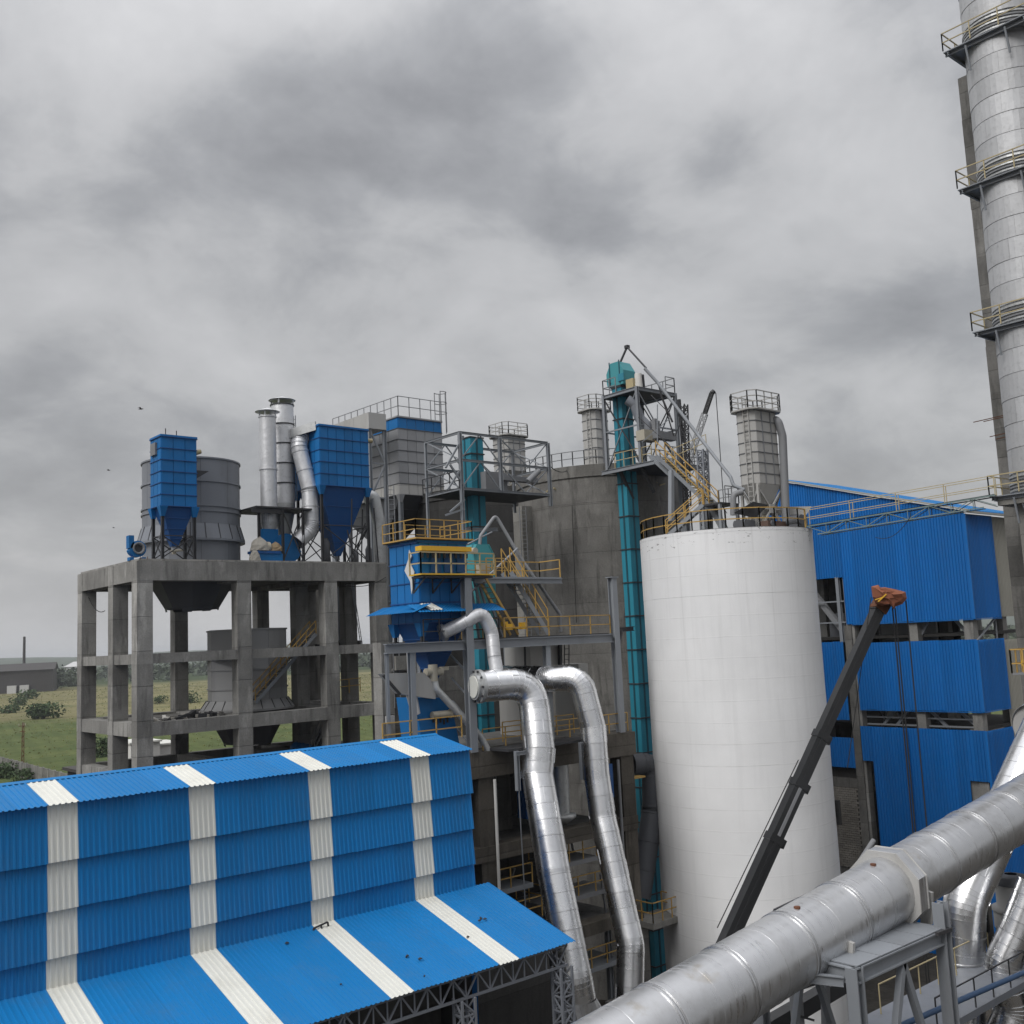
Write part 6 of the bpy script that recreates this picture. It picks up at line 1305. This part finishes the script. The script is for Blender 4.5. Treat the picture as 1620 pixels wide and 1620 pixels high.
for i, z in enumerate(lv[:4]):
    h_ = 2.6; 
    MB().box((CH.x - h_, CH.y - h_, z - .14), (CH.x + h_, CH.y + h_, z - .08)).build('platform_deck', 'grey_steel', ch)
    b = MB()
    for s_ in (-1, 1): b.ibeam((CH.x - h_, CH.y + s_ * (CR + .1), z - .3), (CH.x + h_, CH.y + s_ * (CR + .1), z - .22), .12, .18, .03); b.ibeam((CH.x + s_ * (CR + .1), CH.y - h_, z - .3), (CH.x + s_ * (CR + .1), CH.y + h_, z - .22), .12, .18, .03)
    b.build('platform_frame', 'grey_steel', ch)
    railing(ch, [(CH.x - h_, CH.y - h_, z), (CH.x - h_, CH.y + h_, z), (CH.x + h_, CH.y + h_, z), (CH.x + h_, CH.y - h_, z)], 'pale_yellow', 1.15, 1.8, .03, True)
    for s_ in (-1, 1): MB().bar((CH.x - CR, CH.y + s_ * 1.2, z - 1.8), (CH.x - h_, CH.y + s_ * 1.2, z - .3), .10).build('knee_brace', 'grey_steel', ch)
cc = thing('concrete_pylon', 'rough concrete pylon standing behind the silver chimney', 'pylon', (CH.x, CH.y, 0))
P0 = at_d(1577, 500, 64.6); 
zz = 0.0
while zz < 61.5: e_ = min(61.9, zz + 3.1); g_ = random.uniform(0, .03); MB().box((P0.x - .62 - g_, P0.y - .62 - g_, zz), (P0.x + .62 + g_, P0.y + .62 + g_, e_ - .01)).build('pour_section', 'concrete_dark', cc); zz = e_
b = MB()
for (px, py, l_) in ((1540, 668, 2.4), (1556, 667, 1.7), (1566, 691, 1.2), (1575, 695, .9)): p = at_d(px, py, 63.2); b.bar(p, p + RH * l_ + UZ * l_ * .18, .05)
b.build('rebar', 'rust', cc)
MB().box((CH.x - 1.55, CH.y - 1.5, 0), (CH.x + 1.5, CH.y + 1.5, 32.55)).build('pier', 'concrete_pale', cc)
MB().box((CH.x - 2.3, CH.y - 2.3, 32.55), (CH.x + 2.3, CH.y + 2.3, 33.05)).build('cap', 'concrete_pale', cc)
b = MB()
for k in range(4): b.prism([(CH.x - 1.5, CH.y - 1.0 + k * .6, 32.5), (CH.x - 2.4, CH.y - 1.0 + k * .6, 32.5), (CH.x - 1.5, CH.y - 1.0 + k * .6, 31.0)], (0, .08, 0))
b.build('bracket', 'grey_plate', cc)
# basket platform lower on the pylon
a = at_d(1628, 1064, 60.0); MB().box((a.x - .6, a.y - .7, a.z - .1), (a.x + 1.6, a.y + .7, a.z)).build('basket_deck', 'grey_plate', cc); railing(cc, [(a.x + 1.5, a.y + .7, a.z), (a.x - .6, a.y + .7, a.z), (a.x - .6, a.y - .7, a.z), (a.x + 1.5, a.y - .7, a.z)], 'yellow_paint', 1.35, .8, .035)
MB().cbox(a + Vector((.4, .2, .55)), (.5, .5, .3)).build('basket_tool', 'bright_yellow', cc)

# walkway from the silo roof to the chimney
wk = thing('truss_walkway', 'railed truss walkway bridging from the white silo roof to the chimney', 'walkway', (58, 32, 32))
A = Vector((56.9, 37.3, 32.3)); E_ = Vector((60.6, 26.9, 33.1)); d = (E_ - A); sd2 = Vector((d.y, -d.x, 0)).normalized()
for s_ in (-.5, .5):
    a, e = A + sd2 * s_, E_ + sd2 * s_; b = MB(); n = 9
    b.bar(a, e, .07); b.bar(a - UZ * .6 + d * .06, e - UZ * .6 - d * .06, .06)
    for k in range(n):
        p, q = a.lerp(e, k / n), a.lerp(e, (k + 1) / n); dn = UZ * .6
        b.bar(p - (dn if k % 2 else UZ * 0), q - (UZ * 0 if k % 2 else dn), .04); b.bar(p, p - dn, .035)
    b.build('side_truss', 'walk_green', wk)
    railing(wk, [a, e], 'pale_yellow', 1.15, 2.6, .02)
b = MB().add([A + sd2 * -.5 + UZ * .07, A + sd2 * .5 + UZ * .07, E_ + sd2 * .5 + UZ * .07, E_ + sd2 * -.5 + UZ * .07], [(0, 1, 2, 3)]); b.build('deck_grating', 'dark_steel', wk)

# ================================================================== mobile crane with black boom
cr = thing('mobile_crane', 'mobile crane with a long black telescopic boom reaching past the white silo', 'crane', (32.5, 34, 0))
T = at_d(1392, 958, 52); Bm = at_d(1155, 1480, 49); ft_ = Bm + (Bm - T) * ((Bm.z - 2.6) / (T.z - Bm.z)); dv = (T - ft_); L_ = dv.length; dn = dv.normalized()
def on(px, py):     # the place along the boom seen at that height
    best = min((abs((lambda q: q)( ((CP + (ft_ + dv * (k / 400) - CP)).z)) - at_d(px, py, 50).z), k / 400) for k in range(401)); return best[1]
cuts = [0.0, on(1215, 1320), on(1257, 1238), on(1310, 1160), 1.0]; ws_ = [.68, .64, .60, .56]
for k in range(4):
    a, e = ft_ + dv * max(0, cuts[k] - .03), ft_ + dv * cuts[k + 1]; w_ = ws_[k]
    MB().bar(a, e, w_ * .8, w_).build('boom_section', 'crane_black', cr)
    b = MB(); b.bar(e - dn * .35, e, w_ * .8 + .07, w_ + .08); side_ = dn.cross(UZ).normalized(); upv = side_.cross(dn).normalized()
    if k < 3: b.bar(e - dn * .4 - upv * (w_ / 2 + .12), e + dn * .02 - upv * (w_ / 2 + .12), .3, .26)
    b.build('boom_collar', 'crane_black', cr)
    MB().bar(a + side_ * (w_ * .4 + .01), e + side_ * (w_ * .4 + .01), .04, w_ * .25).build('boom_rib', 'grey_plate' if k == 1 else 'crane_black', cr)
hd = ft_ + dv
MB().bar(hd - dn * .3, hd + dn * .5 + RH * .1, .6, .7).build('boom_head', 'rust', cr)
upv = dn.cross(UZ).normalized().cross(dn).normalized()
MB().bar(Bm + upv * -.75 * -1, hd - dn * 9 + upv * .55, .035).build('stay_rope', 'rope', cr)
for k, (px, py) in enumerate(((1412, 962), (1416, 962), (1433, 950))):
    p = at_d(px, py, 51.8); MB().bar(p, Vector((p.x, p.y, 4.0)), .05).build('hoist_rope', 'rope', cr)
a = at_d(1378, 945, 51.5); MB().bar(a, Vector((a.x - 1.5, a.y + 1.2, 19)), .03).build('guy_rope', 'rope', cr)
# carrier: out of sight behind the big pipe, yet it stands there
c = Vector((ft_.x, ft_.y, 0)); MB().box(c + Vector((-1.6, -1.3, 1.4)), c + Vector((1.8, 1.3, 3.2))).build('turret', 'crane_black', cr); MB().box(c + Vector((-5, -1.25, .7)), c + Vector((5.5, 1.25, 1.4))).build('chassis', 'crane_black', cr)
MB().prism([c + Vector((4.0, -1.2, 1.4)), c + Vector((5.6, -1.2, 1.4)), c + Vector((5.5, -1.2, 2.2)), c + Vector((4.9, -1.2, 3.0)), c + Vector((4.0, -1.2, 3.0))], (0, 2.4, 0)).build('driver_cab', 'bright_yellow', cr)
for x in (-3.8, -2.4, 2.4, 4.2):
    for y in (-1.3, 1.0): fix_normals(MB().tube(c + Vector((x, y, .62)), c + Vector((x, y + .3, .62)), .6, .6, 18).build('wheel', 'crane_black', cr))
# rust-red wrapping round the boom head
pts = [(1378, 928), (1388, 925), (1392, 930), (1400, 929), (1418, 932), (1432, 938), (1434, 947), (1428, 955), (1418, 958), (1414, 963), (1408, 957), (1396, 960), (1386, 954), (1380, 946)]
cpt = at_d(1405, 943, 51.6); rr = random.Random(9); r0 = [at_d(x, y, 51.2) for x, y in pts]; n_ = len(pts)
rings = []
for f, dd_ in ((.35, 50.75), (.8, 50.9), (1.0, 51.3), (.9, 51.9), (.45, 52.2)): 
    rings.append([(at_d(1405 + (x - 1405) * f + rr.uniform(-1.2, 1.2), 943 + (y - 943) * f + rr.uniform(-1.5, 1.5), dd_ + rr.uniform(-.12, .12))) for x, y in pts])
wr = thing('boom_wrapping', 'rust-red tarpaulin bundled round the black crane boom head', 'tarpaulin', tuple(cpt))
fix_normals(MB().rings(rings, True, False).build('bundle', 'rust_tarp', wr)); MB().bar(at_d(1389, 952, 50.7), at_d(1402, 940, 50.7), .05).bar(at_d(1384, 949, 50.75), at_d(1399, 944, 50.7), .04).build('yellow_tie', 'bright_yellow', wr)

# ================================================================== big pipe in front
BP = [at_y(905, 1700, 21.5), at_y(1100, 1590, 21.5), at_y(1300, 1455, 21.5), at_y(1600, 1288, 21.5), at_y(1900, 1120, 21.5)]
z_at = lambda x: BP[1].z + (BP[3].z - BP[1].z) * (x - BP[1].x) / (BP[3].x - BP[1].x)
big = thing('trunk_pipe', 'thick grey trunk pipe crossing in front of everything at the lower right', 'pipe', (30, 21.5, 0)); RB = 1.2
x0, x1 = 15.0, 66.0; st_ = 1.62; x = x0; i = 0
while x < x1:
    e = min(x1, x + st_); p, q = Vector((x, 21.5, z_at(x))), Vector((e, 21.5, z_at(e)))
    fix_normals(MB().tube(p + (q - p) * .004, q - (q - p) * .004, RB, RB, 48, False).build('pipe_section', 'pipe_paint', big))
    dd_ = (q - p).normalized()
    if i % 2 == 0:
        for k in (-.09, .09): fix_normals(MB().tube(q + dd_ * (k - .03), q + dd_ * (k + .03), RB + .035, RB + .035, 48).build('flange_ring', 'pipe_paint', big))
    else: fix_normals(MB().tube(q - dd_ * .02, q + dd_ * .02, RB + .010, RB + .010, 48).build('weld_band', 'pipe_paint', big))
    x = e; i += 1
# saddle brackets and test ports
xs = at_y(1405, 1395, 21.5).x; c = Vector((xs, 21.5, z_at(xs))); dd_ = (BP[3] - BP[1]).normalized(); sv = Vector((0, 1, 0)); uv = dd_.cross(sv) * -1
oct_ = [c + (sv * math.cos(math.pi / 8 + math.pi / 4 * k) + UZ * math.sin(math.pi / 8 + math.pi / 4 * k)) * 1.52 for k in range(8)]
fix_normals(MB().prism([v - dd_ * .32 for v in oct_], dd_ * .06).build('collar_plate', 'pale_panel', big)); fix_normals(MB().prism([v + dd_ * .26 for v in oct_], dd_ * .06).build('collar_plate', 'pale_panel', big))
inner = [c + (v - c) * .985 for v in oct_]; fix_normals(MB().rings([[v - dd_ * .3 for v in inner], [v + dd_ * .27 for v in inner]], False, False).build('collar_shell', 'pipe_paint', big))
for (px, py) in ((1394, 1356), (1274, 1423)): 
    p = at_y(px, py, 21.0); p = Vector((p.x, 21.35, z_at(p.x) + RB)); fix_normals(MB().tube(p - UZ * .1, p + UZ * .04, .11, .11, 12).build('test_port', 'rust', big))
for px, sgn in ((1335, -1), (1467, -1)):
    x = at_y(px, 1450, 20.4).x; MB().prism([(x, 20.7, z_at(x) - 1.3), (x, 20.28, z_at(x) - 1.3), (x, 20.14, z_at(x) - .15), (x, 20.34, z_at(x) - .1), (x, 20.38, z_at(x) - .5), (x, 20.62, z_at(x) - .9)], (.14, 0, 0)).build('saddle_bracket', 'pale_panel', big)
b = MB(); p = at_y(1225, 1440, 23.2); b.bar(p, p - UZ * .6, .08).bar(p, p + Vector((2.2, 0, .15)), .08); tag(b.build('support_angle', 'dark_steel'), 'thin dark angle iron standing out behind the trunk pipe', 'bracket')
# dusty stains burnt on the pipe by leaks stay in the paint; the trestle under it
tr = thing('pipe_trestle', 'grey steel trestle with a plated top carrying the trunk pipe', 'trestle', (35, 20.5, 0))
TXa, TXb = at_y(1352, 1540, 19.5).x, at_y(1492, 1480, 19.5).x; TZa = at_y(1352, 1530, 19.5).z
for x in (TXa, TXb):
    for y in (19.5, 23.3): MB().ibeam((x, y, 0), (x, y, TZa + (.9 if (x == TXb and y == 19.5) else 0)), .42, .42, .05).build('leg', 'grey_steel', tr)
for y in (19.5, 23.3): MB().ibeam((TXa, y, TZa - .25), (TXb, y, TZa - .25), .3, .5, .05).build('top_beam', 'grey_steel', tr)
for x in (TXa, TXb, (TXa + TXb) / 2): MB().ibeam((x, 19.5, TZa - .25), (x, 23.3, TZa - .25), .3, .5, .05).build('cross_beam', 'grey_steel', tr)
for k in range(4): w_ = (TXb - TXa) / 4; MB().box((TXa + w_ * k + .02, 19.4, TZa + .02), (TXa + w_ * (k + 1) - .02, 23.2, TZa + .06)).build('top_plate', 'grey_steel', tr)
xm = (TXa + TXb) / 2
for y in (19.5, 23.3): MB().bar((xm, y, TZa - .5), (TXa + .2, y, TZa - 7.5), .22).build('brace', 'grey_steel', tr); MB().bar((xm, y, TZa - .5), (TXb - .2, y, TZa - 7.5), .22).build('brace', 'grey_steel', tr)
MB().bar((TXa, 19.6, TZa - 7.5), (TXb, 19.6, TZa - 7.5), .25).build('tie', 'grey_steel', tr)
MB().ibeam((TXa - .2, 19.8, TZa - .45), (TXa - 2.8, 23.4, TZa - .1), .2, .3, .03).build('outrigger', 'grey_steel', tr)
for px in (1258, 1290):
    p = at_y(px, 1560, 23.6); 
    fix_normals(MB().tube((p.x, 23.6, 0), (p.x, 23.6, p.z + 2.5), .24, .24, 16).build('tube_leg', 'grey_plate', tr) if px == 1258 else MB().bar((p.x, 23.6, p.z - 6), (p.x + .8, 23.6, p.z + 1.5), .25).build('tube_leg', 'grey_plate', tr))
b = MB().bar(at_y(1263, 1565, 23.3), at_y(1288, 1557, 23.3), .08).bar(at_y(1263, 1607, 23.3), at_y(1287, 1614, 23.3), .08).bar(at_y(1482, 1478, 19.3), at_y(1504, 1470, 19.3), .12); b.build('stub', 'dark_steel', tr)
a, e = at_y(1346, 1548, 25.0), at_y(1190, 1640, 25.0); tag(MB().bar(a, e, .5, .6).build('dark_boom', 'crane_black'), 'dark box beam slanting behind the trestle under the trunk pipe', 'beam')
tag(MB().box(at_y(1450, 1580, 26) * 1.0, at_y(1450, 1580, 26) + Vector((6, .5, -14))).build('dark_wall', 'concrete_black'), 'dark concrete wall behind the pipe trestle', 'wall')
t = thing('low_platform', 'grey plated platform with dark rail posts low down at the right', 'platform', at_y(1550, 1580, 22.6))
p = at_y(1420, 1590, 23.5); q = at_y(1600, 1545, 23.5); z_ = (p.z + q.z) / 2 - .5
MB().box((p.x, 22.6, z_ - .3), (q.x + 2, 25.6, z_)).build('deck', 'drum_plate', t)
railing(t, [(p.x + 1.5, 22.7, z_), (q.x + 1.5, 22.7, z_)], 'dark_steel', 1.2, 1.6, .025, mids=())
railing(t, [(p.x + 1.5, 25.2, z_), (q.x + 1.5, 25.2, z_)], 'pale_yellow', 1.2, 1.6, .022, mids=())
for x in (p.x + .3, q.x): MB().ibeam((x, 22.8, 0), (x, 22.8, z_ - .3), .3, .3, .03).build('leg', 'grey_steel', t)
pipe(None, [at_y(1420, 1625, 22.0), at_y(1640, 1530, 22.0)], .11, 'blue_pipe', 'service_line', 12); tag(bpy.data.objects['service_line'], 'slim dark blue service pipe slanting across the lower right corner', 'pipe')

# silver ducts at the right edge
dA = thing('silver_duct', 'bright silver duct slanting behind the trunk pipe and turning down', 'duct', at_d(1525, 1500, 52))
clad_pipe(dA, fillet([at_d(1680, 1085, 55), at_d(1525, 1430, 52), at_d(1524, 1590, 52), at_d(1528, 1700, 52)], 2.0, 6), 1.0, 'aluminium', .9, 30, lip=.016)
p = at_d(1524, 1535, 52); fix_normals(MB().tube(p, p + UZ * .1, 1.05, 1.05, 28).tube(p + UZ * .45, p + UZ * .52, 1.05, 1.05, 28).build('flange', 'aluminium_dull', dA))
dB = thing('silver_duct', 'crumpled silver-foil duct bend in the bottom right corner', 'duct', at_d(1600, 1560, 51))
clad_pipe(dB, fillet([at_d(1640, 1400, 50), at_d(1608, 1480, 50), at_d(1585, 1530, 50), at_d(1606, 1600, 50), at_d(1570, 1680, 50)], 1.2, 5), .82, 'aluminium', .7, 12, lip=.04)
vv = thing('damper_valve', 'black and white banded damper valve at the right edge under the trunk pipe', 'valve', at_d(1605, 1430, 53))
c = at_d(1608, 1470, 54); fix_normals(MB().lathe((c.x, c.y, c.z), [(.3, -1.3), (.95, -.9), (.95, .1)], 24).build('lower_band', 'hopper_plate', vv)); fix_normals(MB().lathe((c.x, c.y, c.z), [(1.0, .1), (1.0, .9), (.92, .92)], 24).build('white_band', 'pale_panel', vv)); fix_normals(MB().lathe((c.x, c.y, c.z), [(1.05, .92), (1.05, 1.1), (.8, 1.1), (.8, 2.2)], 24).build('neck', 'pale_panel', vv)); fix_normals(MB().lathe((c.x, c.y, c.z), [(.85, 2.2), (.85, 2.6), (.3, 2.7)], 24).build('cap', 'hopper_plate', vv))
dC = thing('silver_duct', 'dull round duct end just showing at the right edge beside the blue building', 'duct', at_d(1640, 1150, 62))
c = at_d(1640, 1150, 66); clad_pipe(dC, [c, c + Vector((4, 0, 1.0))], 1.5, 'galvanised', 1.0, 30, lip=.02)
MB().tube(c - Vector((.05, 0, 0)), c, 1.45, 1.45, 30).build('end_plate', 'pale_panel', dC)
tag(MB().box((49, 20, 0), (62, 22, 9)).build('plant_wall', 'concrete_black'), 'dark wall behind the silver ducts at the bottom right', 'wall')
pipe(None, [at_y(1382, 1330, 34), at_y(1340, 1395, 34), at_y(1330, 1420, 34)], .16, 'grey_plate', 'stub_pipe', 12); tag(bpy.data.objects['stub_pipe'], 'short grey pipe poking up behind the trunk pipe collar', 'pipe')

# ================================================================== birds
for (px, py, s_, lab) in ((223, 647, .55, 'larger bird gliding above the slim blue filter'), (172, 744, .35, 'small dark bird in the sky left of the drum'), (180, 835, .25, 'tiniest bird low in the sky left of the drum')):
    p = at_d(px, py, 95); t = thing('bird', lab, 'bird', p, 'birds in the sky')
    b = MB(); b.lathe((0, 0, 0), [(.01, -.5), (.1, -.25), (.13, 0), (.09, .25), (.05, .38), (.01, .45)], 8); vs = [p + (RH * v[2] + UZ * v[0] * .9 + FH * v[1]) * s_ for v in b.v]; bb_ = MB(); bb_.add(vs, b.f, True); fix_normals(bb_.build('body', 'bird_feather', t))
    for s2 in (-1, 1): MB().add([p + (RH * .15) * s_, p + (FH * s2 * .5 + RH * .1 + UZ * .22) * s_, p + (FH * s2 * 1.0 - RH * .25 + UZ * .1 * s2) * s_, p - (RH * .2) * s_, p + (FH * s2 * .5 - RH * .15 + UZ * .24) * s_], [(0, 1, 4, 3), (1, 2, 4)]).build('wing', 'bird_feather', t)

# ================================================================== cables and conduits strung about the works
def cable(label, p, q, sag, r=.03, mat='rope'):
    p, q = Vector(p), Vector(q); pts = [p.lerp(q, i / 10) - UZ * (sag * 4 * (i / 10) * (1 - i / 10)) for i in range(11)]
    tag(pipe(None, pts, r, mat, 'cable', 6), label, 'cable', 'cables and conduits about the works')
cable('thin cable sagging under the deck of the concrete tower near its far left corner', (27.0, 79.5, 29.6), (26.9, 83.0, 30.9), .5)
cable('black cable hanging down the dark front of the grey concrete silo', at_d(905, 800, 77.4), at_d(912, 985, 77.4), .0, .025)
cable('cable strung from the truss frame to the grey silo roof rail', at_y(868, 735, 54), at_d(905, 738, 79), .5)
cable('thin cable from the tower platform down to the pale filter', at_d(1066, 640, 72.6), at_d(1150, 812, 67), .6, .02)
cable('loose cable dangling from the chimney walkway over the blue wall', at_d(1440, 818, 60.5), at_d(1385, 850, 62), .5, .02)
cable('cable looped along the right end of the concrete tower deck', (46.9, 71.1, 31.6), (43.0, 71.1, 31.0), .4)
# ================================================================== the damp air over the plain
g = bpy.data.materials.new('haze'); g.use_nodes = True; nt = g.node_tree; nt.nodes.clear()
pv = nt.nodes.new('ShaderNodeVolumePrincipled'); ou = nt.nodes.new('ShaderNodeOutputMaterial'); nt.links.new(pv.outputs[0], ou.inputs['Volume'])
pv.inputs['Color'].default_value = (0.86, 0.90, 0.95, 1); pv.inputs['Density'].default_value = 0.00011; pv.inputs['Anisotropy'].default_value = 0.2
M['haze'] = g
o = MB().box((-9500, -9500, -3), (9500, 9500, 90)).build('haze', 'haze'); o['kind'] = 'stuff'; o['label'] = 'thin pale haze lying over the plain'; o['category'] = 'haze'
